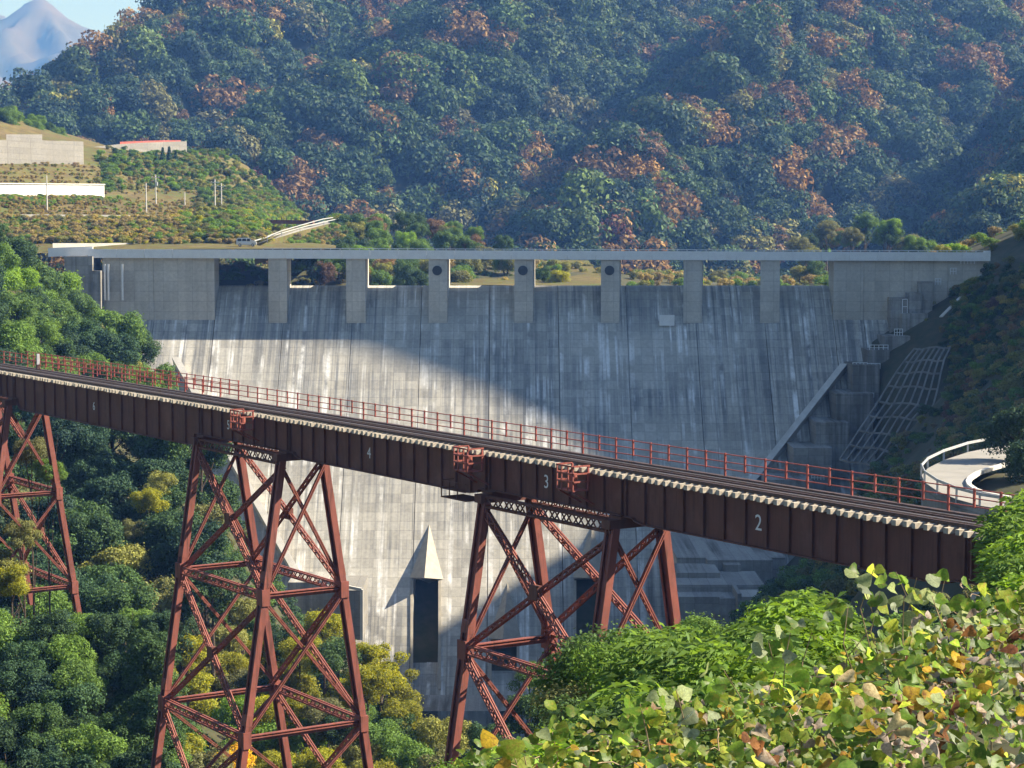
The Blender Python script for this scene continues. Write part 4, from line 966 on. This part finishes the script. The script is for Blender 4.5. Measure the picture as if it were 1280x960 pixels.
# pale stair channel down the top of the slope
st = thing('slope_stair', 'narrow pale concrete channel running down from the dam end', 'channel', tuple(at(1232, 338, 424)))
prev = None
for px, py in [(1237,336),(1224,350),(1212,364),(1200,376),(1188,388),(1176,400)]:
    h_ = hit(px, py, 300.)
    if h_ is None: continue
    h_ = Vector(h_) + Vector((0, -.4, .5))
    if prev is not None: MB().beam(prev, h_, .9, .5).build('channel_piece', MAT['paleconc'], st, tuple(at(1232,338,424)))
    prev = h_
# ------------------------------------------------------------------ trees and shrubs
random.seed(11)
RWD = ['first', 'second', 'third', 'fourth', 'fifth', 'sixth', 'seventh', 'eighth', 'ninth', 'tenth', 'eleventh', 'twelfth', 'thirteenth', 'fourteenth', 'fifteenth', 'sixteenth']
def tree(kind, px, py, Yv, sc, name, label, group, wide=1.0):
    """crown whose top shows at pixel (px, py), at distance Yv; the trunk reaches the ground below it"""
    P_ = at(px, py, Yv); Hc = 6.4 * sc; zb_ = P_[2] - Hc * .97; zg = ter1(P_[0], P_[1]); zg = min(zg, zb_ + 1.5) - .3
    if name == 'broadleaf_tree': name = {'ever': 'evergreen_tree', 'ever2': 'evergreen_tree', 'yellow': 'deciduous_tree', 'gold': 'deciduous_tree', 'rust': 'deciduous_tree', 'olive': 'deciduous_tree'}.get(kind, name)
    t = thing(name, label, 'tree', (P_[0], P_[1], zg), 0, group)
    link('crown', random.choice(MIDK[kind]), t, (0, 0, zb_ - zg), random.uniform(0, 6.28), (sc * wide, sc * wide, sc))
    hh = zb_ + Hc * .62 - zg
    link('trunk', random.choice(TRUNK), t, (0, 0, 0), random.uniform(0, 6.28), (sc, sc, max(.3, hh / 9.0)))
    return t
sil = [(-60,240),(0,268),(40,300),(60,326),(100,352),(130,372),(160,392),(185,416),(205,440),(216,458)]
def silf(px): return float(np.interp(px, [q[0] for q in sil], [q[1] for q in sil]))
KN = {'ever': 'dark green', 'ever2': 'deep green', 'mid': 'mid green', 'olive': 'olive', 'yellow': 'yellow-green', 'fresh': 'bright green', 'gold': 'golden', 'rust': 'rust brown'}
G1 = 'leafy trees on the left bank above the bridge'
for ri, (Yv, drop, step, sc) in enumerate(((335, 0, 27, 1.15), (312, 30, 27, 1.1), (292, 66, 28, 1.05), (272, 104, 30, 1.0), (256, 145, 34, .9))):
    ci = 0; px = -50 + random.uniform(0, 20)
    while px < 206 - drop * .35:
        k = random.choices(['mid', 'fresh', 'ever', 'olive', 'ever2'], [.34, .26, .22, .08, .10])[0]
        top = silf(px + 12 * sc) + drop + random.uniform(-3, 12)
        if top < 470 + px * .17:
            tree(k, px, top, Yv + random.uniform(-6, 6), sc * random.uniform(.8, 1.08), 'broadleaf_tree', '%s tree on the bank above the bridge railing, %s row, %s from left' % (KN[k], RWD[ri], RWD[min(ci, 15)]), G1); ci += 1
        px += step * random.uniform(.8, 1.15)
G2 = 'trees below the bridge on the left bank'
for ri, py in enumerate(range(515, 975, 33)):
    Yv = np.interp(py, [545, 700, 960], [245, 212, 168])
    for ci, px in enumerate(np.arange(-10, 262, 38)):
        q = px + random.uniform(-16, 16); r_ = py + random.uniform(-16, 16)
        if py > 740 and px > 150: continue
        k = random.choices(['ever2', 'ever', 'mid', 'olive', 'yellow'], [.46, .38, .09, .05, .02])[0]
        tree(k, q, r_, Yv + random.uniform(-8, 8), random.uniform(.8, 1.15), 'broadleaf_tree', '%s tree in the wood below girder 6, %s row, %s from left' % (KN[k], RWD[ri], RWD[ci]), G2)
for (k, px, py, Yv, sc) in [('olive',-5,690,166,.6),('yellow',15,705,164,.45),('gold',5,880,150,.45),('yellow',185,612,225,.5),('olive',168,650,222,.45),('olive',200,590,230,.5),('fresh',60,575,168,.35),('olive',38,548,169,.4),('olive',28,650,166,.4)]:
    tree(k, px, py, Yv, sc, 'broadleaf_tree', '%s tree lighter than its dark neighbours at the far left' % KN[k], 'light trees at the far left, ' + KN[k])
for ri, py in enumerate(range(770, 990, 30)):
    for ci, px in enumerate(np.arange(-15, 215, 36)):
        k = random.choices(['ever2', 'ever', 'mid', 'olive', 'yellow'], [.36, .36, .16, .08, .04])[0]
        tree(k, px + random.uniform(-14, 14), py + random.uniform(-12, 12), np.interp(py, [770, 990], [160, 134]) + random.uniform(-4, 4), random.uniform(.42, .68), 'broadleaf_tree', 'small %s tree before the left tower, %s row, %s from left' % (KN[k], RWD[ri], RWD[ci]), 'small trees in front of the left tower')
G3 = 'yellowing trees in the gully below the bridge'
for ri, py in enumerate(range(742, 990, 32)):
    for ci, px in enumerate(np.arange(165, 560, 42)):
        q = px + random.uniform(-18, 18); r_ = py + random.uniform(-14, 14)
        lim = np.interp(q, [160, 230, 300, 400, 450, 490, 520, 550, 580], [800, 745, 740, 755, 785, 815, 850, 880, 930])
        if r_ < lim: continue
        Yv = np.interp(py, [742, 990], [232, 160])
        k = random.choices(['yellow', 'olive', 'mid', 'ever', 'fresh', 'gold'], [.44, .2, .14, .1, .08, .04])[0]
        tree(k, q, r_, Yv + random.uniform(-8, 8), random.uniform(.5, .8), 'broadleaf_tree', '%s tree in the gully below the dam, %s row, %s from left' % (KN[k], RWD[ri], RWD[ci]), G3)
# dark growth round the foot of the near tower
for (k, px, py, Yv, sc) in [('ever2',610,905,150,.5),('ever',660,870,155,.55),('ever2',640,925,140,.5),('mid',665,830,165,.42),('ever',700,880,150,.5),('mid',720,905,135,.4),('ever2',600,940,135,.45),('olive',690,920,128,.4)]:
    tree(k, px, py, Yv, sc, 'broadleaf_tree', '%s tree in shade behind the near tower' % KN[k], 'trees behind the near tower, ' + KN[k])
# upstream knoll and banks beyond the dam
G4 = 'trees on the knoll behind the dam road'
for (x0, x1, ya, yb, Y0, n_) in ((405, 640, 266, 300, 560, 34), (360, 520, 296, 340, 505, 18), (470, 700, 312, 345, 520, 16)):
    for _ in range(n_):
        px = random.uniform(x0, x1); f = random.random(); top = ya + (yb - ya) * f + max(0, (px - 560) * .28 if x0 == 405 else 0)
        k = random.choices(['ever', 'mid', 'olive', 'fresh', 'yellow', 'rust'], [.24, .26, .2, .14, .08, .08])[0]
        tree(k, px, top, Y0 - 40 * f + random.uniform(-5, 5), random.uniform(.6, .95), 'broadleaf_tree', '%s tree on the knoll behind the dam' % KN[k], G4 + ', ' + KN[k])
for (k, px, py, Yv, sc) in [('ever',440,268,548,1.25),('ever',428,280,545,1.0),('rust',468,272,552,.9),('ever',580,330,508,.9),('olive',700,325,540,.9),('olive',806,338,600,1.3),('mid',822,340,602,1.1),('olive',786,342,598,.8),('fresh',745,344,590,.6),('mid',860,334,620,.8),('olive',900,338,600,.9),('fresh',925,340,590,.8),('olive',1000,332,560,.7),('mid',1020,326,560,.8)]:
    tree(k, px, py, Yv, sc, 'broadleaf_tree', '%s tree seen behind the dam piers' % KN[k] if px > 560 else '%s large tree at the left end of the knoll' % KN[k], 'trees behind the piers, ' + KN[k])
for _ in range(30):
    px = random.uniform(1000, 1175); top = np.interp(px, [1000, 1040, 1075, 1110, 1150, 1175], [296, 270, 264, 268, 292, 300]) + random.uniform(0, 26)
    k = random.choices(['olive', 'mid', 'fresh', 'rust', 'ever'], [.34, .24, .14, .1, .18])[0]
    tree(k, px, top, random.uniform(600, 660), random.uniform(.75, 1.15), 'broadleaf_tree', '%s tree behind the right end of the dam' % KN[k], 'trees behind the right end of the dam, ' + KN[k])
# terraces: dark conifers and bushes
cone = []
for i in range(2):
    g = np.random.default_rng(70 + i); n_ = 3500; z = g.random(n_) ** 1.3; th = g.random(n_) * 6.283; rr = (1 - z) * 1.9 * (.55 + .45 * np.abs(np.sin(z * 26 + th))) * (.7 + .3 * g.random(n_))
    pos = np.stack([rr * np.cos(th), rr * np.sin(th), .8 + z * 8], 1); nor = np.stack([np.cos(th), np.sin(th), .4 + 0 * th], 1) + g.normal(size=(n_, 3)) * .4
    cone.append(cards(pos, nor, .2 + .1 * g.random(n_), np.full(n_, .09), g, 'conifer_crown', L['ever2']))
for (px, pyb, pyt, Yv) in [(196,232,190,608),(204,236,186,606),(212,236,185,607),(220,238,190,606),(228,236,200,608),(272,240,203,600),(280,246,210,596),(288,252,216,594),(298,256,226,590),(306,258,232,588),(330,266,250,575)]:
    Yv = shy(px, Yv); P_ = at(px, pyb, Yv); Tp = at(px, pyt, Yv); h = (Tp[2] - P_[2]); t = thing('conifer_tree', 'dark pointed conifer in the group on the left knoll' if px < 240 else 'dark pointed conifer on the right slope of the left knoll', 'tree', tuple(P_), 0, 'conifers, left group' if px < 240 else 'conifers, right group')
    link('crown', random.choice(cone), t, (0, 0, 0), random.uniform(0, 6), (h / 8.6 * 1.25, h / 8.6 * 1.25, h / 8.6)); link('trunk', TRUNK[0], t, (0, 0, -.5), 0, (.6, .6, h / 12))
def brush(name, region, n_, kinds, wts, smin, smax, label, fn):
    P_, R_, S_, I_ = [], [], [], []; ks = list(kinds)
    for _ in range(n_):
        q = fn()
        if q is None: continue
        P_.append(q); R_.append(random.uniform(0, 6.28)); S_.append(random.uniform(smin, smax)); I_.append(random.choices(range(len(ks)), wts)[0])
    scatter(name, P_, R_, S_, I_, [BUSH[k] for k in ks], label)
def on_terrace(poly, ylo=None):
    A = PD.reshape(-1, 3); sx_ = 640 + FPX * A[:, 0] / A[:, 1]; sy_ = 287.7 - FPX * A[:, 2] / A[:, 1]
    def f():
        px, py = random.choice(poly)(random.random(), random.random())
        i = np.argmin((sx_ - px) ** 2 + ((sy_ - py) * 2) ** 2); q = A[i]
        if q[1] < 447 and px < 324: return None
        return (q[0] + random.uniform(-1.2, 1.2), q[1] + random.uniform(-2, 2), q[2] - .2)
    return f
def box_(x0, x1, y0, y1): return lambda a, c: (x0 + (x1 - x0) * a, y0 + (y1 - y0) * c)
brush('bank_brush', None, 1700, ('brush', 'olive', 'yellow', 'mid', 'fresh'), (.5, .2, .18, .08, .04), .45, 1.0, 'dry brush and yellowing weeds on the bank above the dam road', on_terrace([box_(-20, 330, 274, 304)]))
brush('green_scrub', None, 700, ('mid', 'fresh', 'olive', 'yellow'), (.3, .25, .2, .25), .7, 1.4, 'green and yellow bushes at the right of the road bank', on_terrace([box_(230, 332, 270, 298), box_(240, 330, 262, 300), box_(325, 372, 270, 286), box_(290, 345, 262, 290)]))
brush('terrace_scrub', None, 900, ('mid', 'ever', 'olive', 'fresh'), (.36, .2, .26, .18), .7, 1.3, 'green scrub covering the knoll on the left terraces', on_terrace([box_(128, 300, 188, 222), box_(128, 260, 200, 240), box_(250, 370, 215, 272), box_(290, 385, 235, 276)]))
brush('low_weeds', None, 2200, ('brush', 'olive', 'fresh', 'rust'), (.62, .2, .1, .08), .25, .6, 'dry weeds and patches of green on the brown terraces', on_terrace([box_(-20, 330, 250, 270), box_(-20, 300, 206, 244), box_(-20, 130, 247, 256)]))
def beside_ramp():
    f = random.random(); q = np.array(at(345 + 78 * f, 301 - 22 * f, 470 + 80 * f)); dn = random.random()
    return (q[0] + random.uniform(.6, 3) + dn * 2, q[1] - 1 - 4 * dn, q[2] - .8 - 3.6 * dn)
brush('ramp_scrub', None, 170, ('mid', 'fresh', 'olive', 'brush'), (.34, .2, .26, .2), .5, 1.0, 'low green scrub on the bank below the ramp road', beside_ramp)
brush('hedge_row', None, 160, ('fresh', 'mid', 'olive'), (.5, .3, .2), .4, .8, 'green hedge in front of the white wall', on_terrace([box_(-10, 150, 247, 255)]))
G5 = 'trees on the green knoll at the far left'
for _ in range(26):
    px = random.uniform(-30, 74); top = np.interp(px, [-30, 0, 30, 60, 78], [124, 128, 134, 150, 166]) + random.uniform(0, 22)
    k = random.choice(['mid', 'fresh', 'ever', 'mid'])
    P_ = at(px, top, shy(px, 690) + random.uniform(-10, 10)); sc = random.uniform(.7, 1.0); t = thing('broadleaf_tree', '%s tree on the small knoll at the far left edge' % KN[k], 'tree', (P_[0], P_[1], P_[2] - 6.4 * sc - 2.5), 0, G5 + ', ' + KN[k])
    link('crown', random.choice(MIDK[k]), t, (0, 0, 2.5), random.uniform(0, 6), sc); link('trunk', TRUNK[1], t, (0, 0, -1), 0, (sc, sc, .6))
# scrub on the shaded right slope and under the trees
def on_ground(x0, x1, y0, y1, cond=None, lift=-.2):
    def f():
        x = random.uniform(x0, x1); y = random.uniform(y0, y1)
        if cond and not cond(x, y): return None
        return (x, y, ter1(x, y) + lift)
    return f
def on_right():
    px = random.uniform(1010, 1300); py = random.uniform(330, 735)
    q = hit(px, py, 178., 440., 2.5)
    if q is None or not right_ok(q[0], q[1]): return None
    return (q[0], q[1], q[2] - .2)
def right_ok(x, y):
    if y > 372 and x < 92 + (y - 400) * .1 and x < 84: return False
    if math.hypot(x - 46, y - 158) < 25: return False
    px = 640 + FPX * x / y; py = 287.7 - FPX * ter1(x, y) / y
    if y > 385 and px < 1190: return random.random() < .15
    if 1045 < px < 1190 and 425 < py < 590: return random.random() < .22
    return px < 1330
brush('slope_scrub', None, 3600, ('ever', 'olive', 'mid', 'brush', 'rust'), (.3, .28, .2, .14, .08), .4, 1.5, 'low scrub and grass on the shaded slope right of the dam', on_right)
brush('gully_undergrowth', None, 3000, ('ever', 'mid', 'olive', 'ever'), (.5, .25, .15, .1), .8, 1.8, 'dark undergrowth on the gully floor below the trees', on_ground(-125, 40, 95, 345, lambda x, y: not (y > 330 and x > -50) and math.hypot(x - 46, y - 158) > 24))
brush('far_bank_scrub', None, 900, ('olive', 'mid', 'brush', 'fresh'), (.3, .3, .25, .15), .8, 1.8, 'scrub on the banks upstream of the dam', on_ground(-75, 175, 450, 615, lambda x, y: not (-14 < x < 32 and 490 < y < 560) or random.random() < .4))
tag(grass_ := link('upstream_meadow', grid_mesh('upstream_meadow', np.array([[(x, y, -12.2 + .4 * fbm(x, y, 9, 2, 4) + max(0, (y - 500)) * .035) for x in np.arange(-14, 26, 4.)] for y in np.arange(462, 600, 4.)]), MAT['grass'])), kind='structure')
# trees beside the hairpin and at the right end of the bridge
for (k, px, py, Yv, sc) in [('ever',1275,508,172,.75),('ever',1296,545,164,.7)]:
    tree(k, px, py, Yv, sc, 'broadleaf_tree', 'dark bushy evergreen inside the hairpin bend at the right edge', 'evergreens inside the hairpin bend')

# ------------------------------------------------------------------ near shrubs, bamboo grass and the vine bank
def shrub_mesh(name, n_, R, H, leaf, mat, seed): return crown(name, n_, R, H, leaf, mat, seed, nl=16, squash=.8, bend=.2, inner=.5, lobe=.36)
SHR = [shrub_mesh('shrub_foliage', 9000, 1.25, 1.7, .036, L[k], 500 + i) for i, k in enumerate(('mid', 'fresh', 'olive'))]
def blades(name, n_, R, H, ln, mat, seed):
    g = np.random.default_rng(seed); th = g.random(n_) * 6.283; rr = R * np.sqrt(g.random(n_)); z = H * (.25 + .75 * g.random(n_)) * (1 - .35 * (rr / R) ** 2)
    pos = np.stack([rr * np.cos(th), rr * np.sin(th), z], 1); a = g.normal(size=(n_, 3)); a[:, 2] = np.abs(a[:, 2]) * .3 - .1; a /= np.linalg.norm(a, axis=1, keepdims=True)
    nn = np.cross(a, g.normal(size=(n_, 3))); nn /= np.linalg.norm(nn, axis=1, keepdims=True); b_ = np.cross(nn, a); l_ = (ln * (.6 + .7 * g.random(n_)))[:, None]; w_ = l_ * .13
    V = np.stack([pos, pos + a*l_*.45 + b_*w_, pos + a*l_ - np.array([0,0,1]) * l_ * .25, pos + a*l_*.45 - b_*w_], 1).reshape(-1, 3)
    me = bpy.data.meshes.new(name); me.vertices.add(4*n_); me.vertices.foreach_set('co', V.ravel()); me.loops.add(4*n_); me.loops.foreach_set('vertex_index', np.arange(4*n_, dtype=np.int32))
    me.polygons.add(n_); me.polygons.foreach_set('loop_start', np.arange(0, 4*n_, 4, dtype=np.int32)); q = me.attributes.new('tint', 'FLOAT', 'FACE'); q.data.foreach_set('value', g.random(n_).astype(np.float32)); me.materials.append(mat); me.update(calc_edges=True); return me
BAM = [blades('bamboo_blades', 3200, 1.1, 2.0, .26, L[k], 600 + i) for i, k in enumerate(('fresh', 'mid'))]
STEM = trunk_mesh('shrub_stems', 1.6, .03, 77, 7)
def near_plant(name, label, cat, me, px, py, Yv, sc, hgt, group, stem=True):
    P_ = at(px, py, Yv); z0 = P_[2] - hgt * sc; zg = min(ter1(P_[0], P_[1]), z0 + .3 * sc)
    t = thing(name, label, cat, (P_[0], P_[1], zg), 0, group); link('foliage', me, t, (0, 0, z0 - zg), random.uniform(0, 6), sc)
    if stem: link('stems', STEM, t, (0, 0, -.2), random.uniform(0, 6), (sc, sc, max(.6, (z0 - zg + hgt * sc * .7) / 1.6)))
for (px, py, Yv, sc, i) in [(770,772,36,1.1,0),(800,790,34,1.0,1),(742,800,37,.9,0),(775,835,33,1.0,0),(735,850,35,.9,2),(830,800,31,.9,0),(812,842,30,.9,1),(760,880,29,.9,0),(850,838,28,.8,1),(900,800,27,.85,1),(930,770,30,.8,0),(880,762,36,.7,0),(880,850,25,.8,0),(700,900,31,.9,0),(1000,742,34,.8,1),(985,770,30,.9,0),(960,800,27,.8,1),(660,925,29,.8,0),(590,950,27,.7,1),(720,930,26,.8,2),(820,870,26,.8,1)]:
    near_plant('leafy_shrub', '%s shrub between the near tower and the vine bank' % ('mid green', 'bright green', 'olive')[i], 'shrub', SHR[i], px, py, Yv, sc, 1.75, 'shrubs before the near tower, %d' % i)
for (px, py, Yv, sc, i) in [(830,790,26,.75,0),(870,800,24,.7,1),(800,850,23,.7,0),(850,860,21,.65,0),(780,880,22,.7,1),(910,800,22,.65,0),(945,782,23,.65,1),(740,905,22,.7,0),(700,925,21,.6,0),(640,945,21,.6,1),(990,748,26,.7,0),(1010,736,28,.7,0),(600,958,21,.6,0),(900,850,19,.55,1),(860,780,28,.7,0)]:
    near_plant('bamboo_grass', 'clump of bamboo grass with narrow %s blades below the bridge' % ('bright green', 'dark green')[i], 'grass clump', BAM[i], px, py, Yv, sc, 2.0, 'bamboo grass clumps, %d' % i, False)
for (px, py, Yv, sc, i) in [(1278,640,66,1.2,0),(1292,612,68,1.5,0),(1266,672,62,.9,0),(1282,690,52,1.0,1),(1296,660,56,1.2,0),(1290,712,46,1.0,0)]:
    near_plant('bamboo_grass', 'tall bright bamboo grass hiding the right end of the bridge', 'grass clump', BAM[i], px, py, Yv, sc, 2.0, 'bamboo grass at the right end of the bridge', False)

# vine bank with large three-part leaves
OUTL = np.array([(0,0),(.30,.02),(.50,.22),(.46,.48),(.26,.78),(0,1.06),(-.26,.78),(-.46,.48),(-.50,.22),(-.30,.02),(0,.32),(0,.68)])
LFACE = [(0,1,2,10),(10,2,3,11),(11,3,4,5),(11,5,6,7),(10,11,7,8),(0,10,8,9)]
def leaf_verts(curl, fold):
    x, y = OUTL[:, 0], OUTL[:, 1]; z = np.abs(x) * fold - curl * y * y + .06 * np.sin(y * 7 + x * 3); return np.stack([x, y, z], 1)
KM = [K['green'], K['lime'], K['pale'], K['gold'], K['straw'], K['brown'], K['dark']]; KWT = [.40, .28, .10, .06, .09, .035, .035]
KNAME = ['green vine leaf', 'lime vine leaf', 'pale vine leaf', 'golden vine leaf', 'straw dry leaf', 'brown dry leaf', 'dark vine leaf']
LM = {}
for k in range(7):
    for v_ in range(3):
        b = MB(); V = leaf_verts((.12, .3, .5)[v_] if k < 4 or k == 6 else (.5, .9, 1.2)[v_], (.15, .35, -.2)[v_] if k < 4 or k == 6 else (.6, .9, -.5)[v_])
        b.add(V, LFACE); me = b.mesh('vine_leaf_%d_%d' % (k, v_), KM[k]); me.polygons.foreach_set('use_smooth', [True] * len(me.polygons)); q = me.attributes.new('tint', 'FLOAT', 'FACE'); q.data.foreach_set('value', [random.random()] * len(me.polygons)); LM[(k, v_)] = me
vine = thing('vine_thicket', 'bank of climbing vine with large green, yellow and withered leaves in front', 'vine', (3, 12, -3.3))
VO = Vector((3, 12, -3.3))
def mound(x, y): return .80 + .22 * min(1, max(0, (x - 1.6) / 1.6)) * min(1, max(0, (y - 10.5) / 2)) + .30 * mnoise.noise(Vector((x * .8, y * .5, 1.3))) + .18 * mnoise.noise(Vector((x * 2.2, y * 1.4, 5.)))
leaves = []; g = random.Random(5)
def put_leaf(p, k, size, tilt=.8, up=None):
    n_ = up if up is not None else (Vector((g.gauss(0, tilt) + .12, g.gauss(0, tilt) - .25, 1)) if g.random() < .68 else Vector((g.gauss(.35, .5), g.gauss(-.75, .35), g.uniform(.1, .9)))).normalized()
    a = g.uniform(0, 6.283); d = Vector((math.cos(a), math.sin(a), 0)); d = (d - n_ * d.dot(n_)).normalized(); c = d.cross(n_).normalized()
    leaves.append((Vector(p), Matrix((c, d, n_)).transposed(), size, k, g.randint(0, 2)))
for _ in range(21000):
    x = g.uniform(-2.6, 6.2); y = g.uniform(6.0, 17.0)
    px = 640 + FPX * x / y
    if px < 560 or px > 1320: continue
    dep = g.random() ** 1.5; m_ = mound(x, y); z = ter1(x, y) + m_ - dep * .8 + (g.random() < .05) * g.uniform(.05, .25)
    py = 287.7 - FPX * z / y
    if py > 1010: continue
    if mnoise.noise(Vector((x * 2.6, y * 1.5, z * 3.0))) < .03 and g.random() < .93: continue
    dry = mnoise.noise(Vector((x * .9, y * .5, 9))) + .35 * mnoise.noise(Vector((x * 3, y * 2, 4))) > .12
    wts = list(KWT)
    if dry: wts[4] *= 2.6; wts[5] *= 2.0; wts[3] *= 1.6; wts[0] *= .6
    else: wts[0] *= 2.2; wts[1] *= 1.8; wts[5] *= .4; wts[4] *= .6
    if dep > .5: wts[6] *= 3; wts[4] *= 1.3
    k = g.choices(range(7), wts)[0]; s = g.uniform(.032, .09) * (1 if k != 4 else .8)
    a = g.uniform(0, 6.28)
    for j in range(3):
        if g.random() < .25: continue
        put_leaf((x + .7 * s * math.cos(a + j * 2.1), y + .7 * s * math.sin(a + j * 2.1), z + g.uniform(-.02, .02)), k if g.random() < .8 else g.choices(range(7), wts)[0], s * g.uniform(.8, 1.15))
# sprigs that stand up above the bank
stems = MB()
for (px, py, Yv) in [(1078,728,14.5),(1100,742,14),(1120,715,14.6),(1146,722,14.2),(1182,720,14.4),(1206,738,14),(1165,745,13.6),(1245,735,13),(1060,758,13.8),(1130,745,14),(960,800,13.6),(990,782,14),(1015,790,13.6),(640,938,11.5),(655,944,11.3),(690,915,11.8),(800,880,12.2),(845,862,12.4),(905,838,12.8),(1270,748,12.5),(1225,760,12.8),(1092,712,14.8)]:
    tp = Vector(at(px, py, Yv)); bt = Vector((tp.x + g.uniform(-.1, .1), tp.y + g.uniform(-.1, .1), ter1(tp.x, tp.y) + .1))
    mid = (tp + bt) / 2 + Vector((g.uniform(-.1, .1), g.uniform(-.1, .1), .05)); m2 = tp * .75 + bt * .25 + Vector((g.uniform(-.12, .12), g.uniform(-.08, .08), .03)); stems.tube([bt, mid, m2, tp], [.006, .005, .004, .003], 5)
    k = g.choices([0, 1, 2, 3], [.5, .3, .15, .05])[0]
    for j in range(9):
        f_ = g.uniform(0, .75) if j > 2 else 0
        put_leaf(tp.lerp(bt, f_) + Vector((g.uniform(-.13, .13), g.uniform(-.08, .08), g.uniform(-.1, .05))), k if g.random() < .75 else g.choice([0, 1, 2]), g.uniform(.07, .135), up=Vector((g.gauss(.2, .5), g.gauss(-.5, .4), g.uniform(.3, .9))).normalized())
for _ in range(90):
    x = g.uniform(-1.5, 5.5); y = g.uniform(7, 16); z = ter1(x, y) + mound(x, y) - .1; q = []
    a = g.uniform(0, 6.28)
    for j in range(9): q.append((x, y, z)); a += g.gauss(0, .5); x += math.cos(a) * .06; y += math.sin(a) * .06; z += g.gauss(.0, .02)
    stems.tube(q, .0035, 4)
stems.build('vine_stems', simple('vine_stem', (.36,.28,.16), (.22,.15,.09), 8, .8), vine, tuple(VO))['kind'] = 'stuff'
def show(l):
    p = l[0]; px = 640 + FPX * p.x / p.y; py = 287.7 - FPX * p.z / p.y
    zz = ter1(p.x, p.y) + mound(p.x, p.y)
    return l[2] / p.y * (1 if 0 < px < 1280 and 0 < py < 955 else 0) * (1 if p.z > zz - .06 else .3)
leaves.sort(key=show, reverse=True)
for p, Mx, s, k, v_ in leaves[:300]:
    o = bpy.data.objects.new('vine_leaf', LM[(k, v_)]); COL.objects.link(o); o.parent = vine; o.matrix_local = Matrix.Translation(p - VO) @ Mx.to_4x4() @ Matrix.Scale(s, 4)
lv = {(c_, f_): leaf_verts(c_, f_) for c_ in (.12, .3, .5) for f_ in (.15, .35, -.2)}
VV_, FF_, MI_, TT_ = [], [], [], []
for i, (p, Mx, s, k, v_) in enumerate(leaves[300:]):
    wet = k < 4 or k == 6
    V = leaf_verts((.12, .3, .5)[v_] if wet else (.5, .9, 1.2)[v_], (.15, .35, -.2)[v_] if wet else (.6, .9, -.5)[v_])
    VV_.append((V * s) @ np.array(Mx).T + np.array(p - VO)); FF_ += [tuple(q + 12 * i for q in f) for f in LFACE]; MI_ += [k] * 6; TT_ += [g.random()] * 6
me = bpy.data.meshes.new('vine_foliage'); me.from_pydata(np.concatenate(VV_).tolist(), [], FF_)
for m_ in KM: me.materials.append(m_)
me.polygons.foreach_set('material_index', MI_); me.polygons.foreach_set('use_smooth', [True] * len(FF_)); q = me.attributes.new('tint', 'FLOAT', 'FACE'); q.data.foreach_set('value', TT_); me.update()
tag(link('vine_foliage', me, vine), kind='stuff')

# ------------------------------------------------------------------ look-alikes that share a label are told apart by their order from the left
ORD = ['first', 'second', 'third', 'fourth', 'fifth', 'sixth', 'seventh', 'eighth', 'ninth', 'tenth', 'eleventh', 'twelfth', 'thirteenth', 'fourteenth', 'fifteenth', 'sixteenth', 'seventeenth', 'eighteenth', 'nineteenth', 'twentieth']
byl = {}
for o in COL.objects:
    if o.parent is None and o.get('label') and o.get('category'): byl.setdefault(o['label'], []).append(o)
for lab, os_ in byl.items():
    if 1 < len(os_) <= 20 and len(lab.split()) <= 13:
        os_.sort(key=lambda o: o.location.x / max(o.location.y, 1))
        for i, o in enumerate(os_): o['label'] = '%s, %s from left' % (lab, ORD[i])
import OpenImageIO as oiio, sys
im=oiio.ImageBuf('/workdir/render_main.png')
for n,(x,y,w,h) in dict(dam_shade=(600,340,60,40),dam_lit=(230,360,40,16),dam_lit2=(370,520,30,60),block_l=(150,280,50,25),block_r=(850,280,50,25),girder=(800,520,60,25),mtn_dark=(560,120,60,30),mtn_left=(250,60,80,60),sky=(105,2,12,6),peak=(10,40,30,20),canopy=(20,290,80,50),gully=(60,650,60,60),vine=(800,700,120,60),parapet=(600,252,60,4)).items():
    s=[0,0,0];
    for j in range(y,y+h):
        for i in range(x,x+w):
            p=im.getpixel(i,j); s=[a+b for a,b in zip(s,p)]
    print(n,[round(v/(w*h)*255) for v in s])
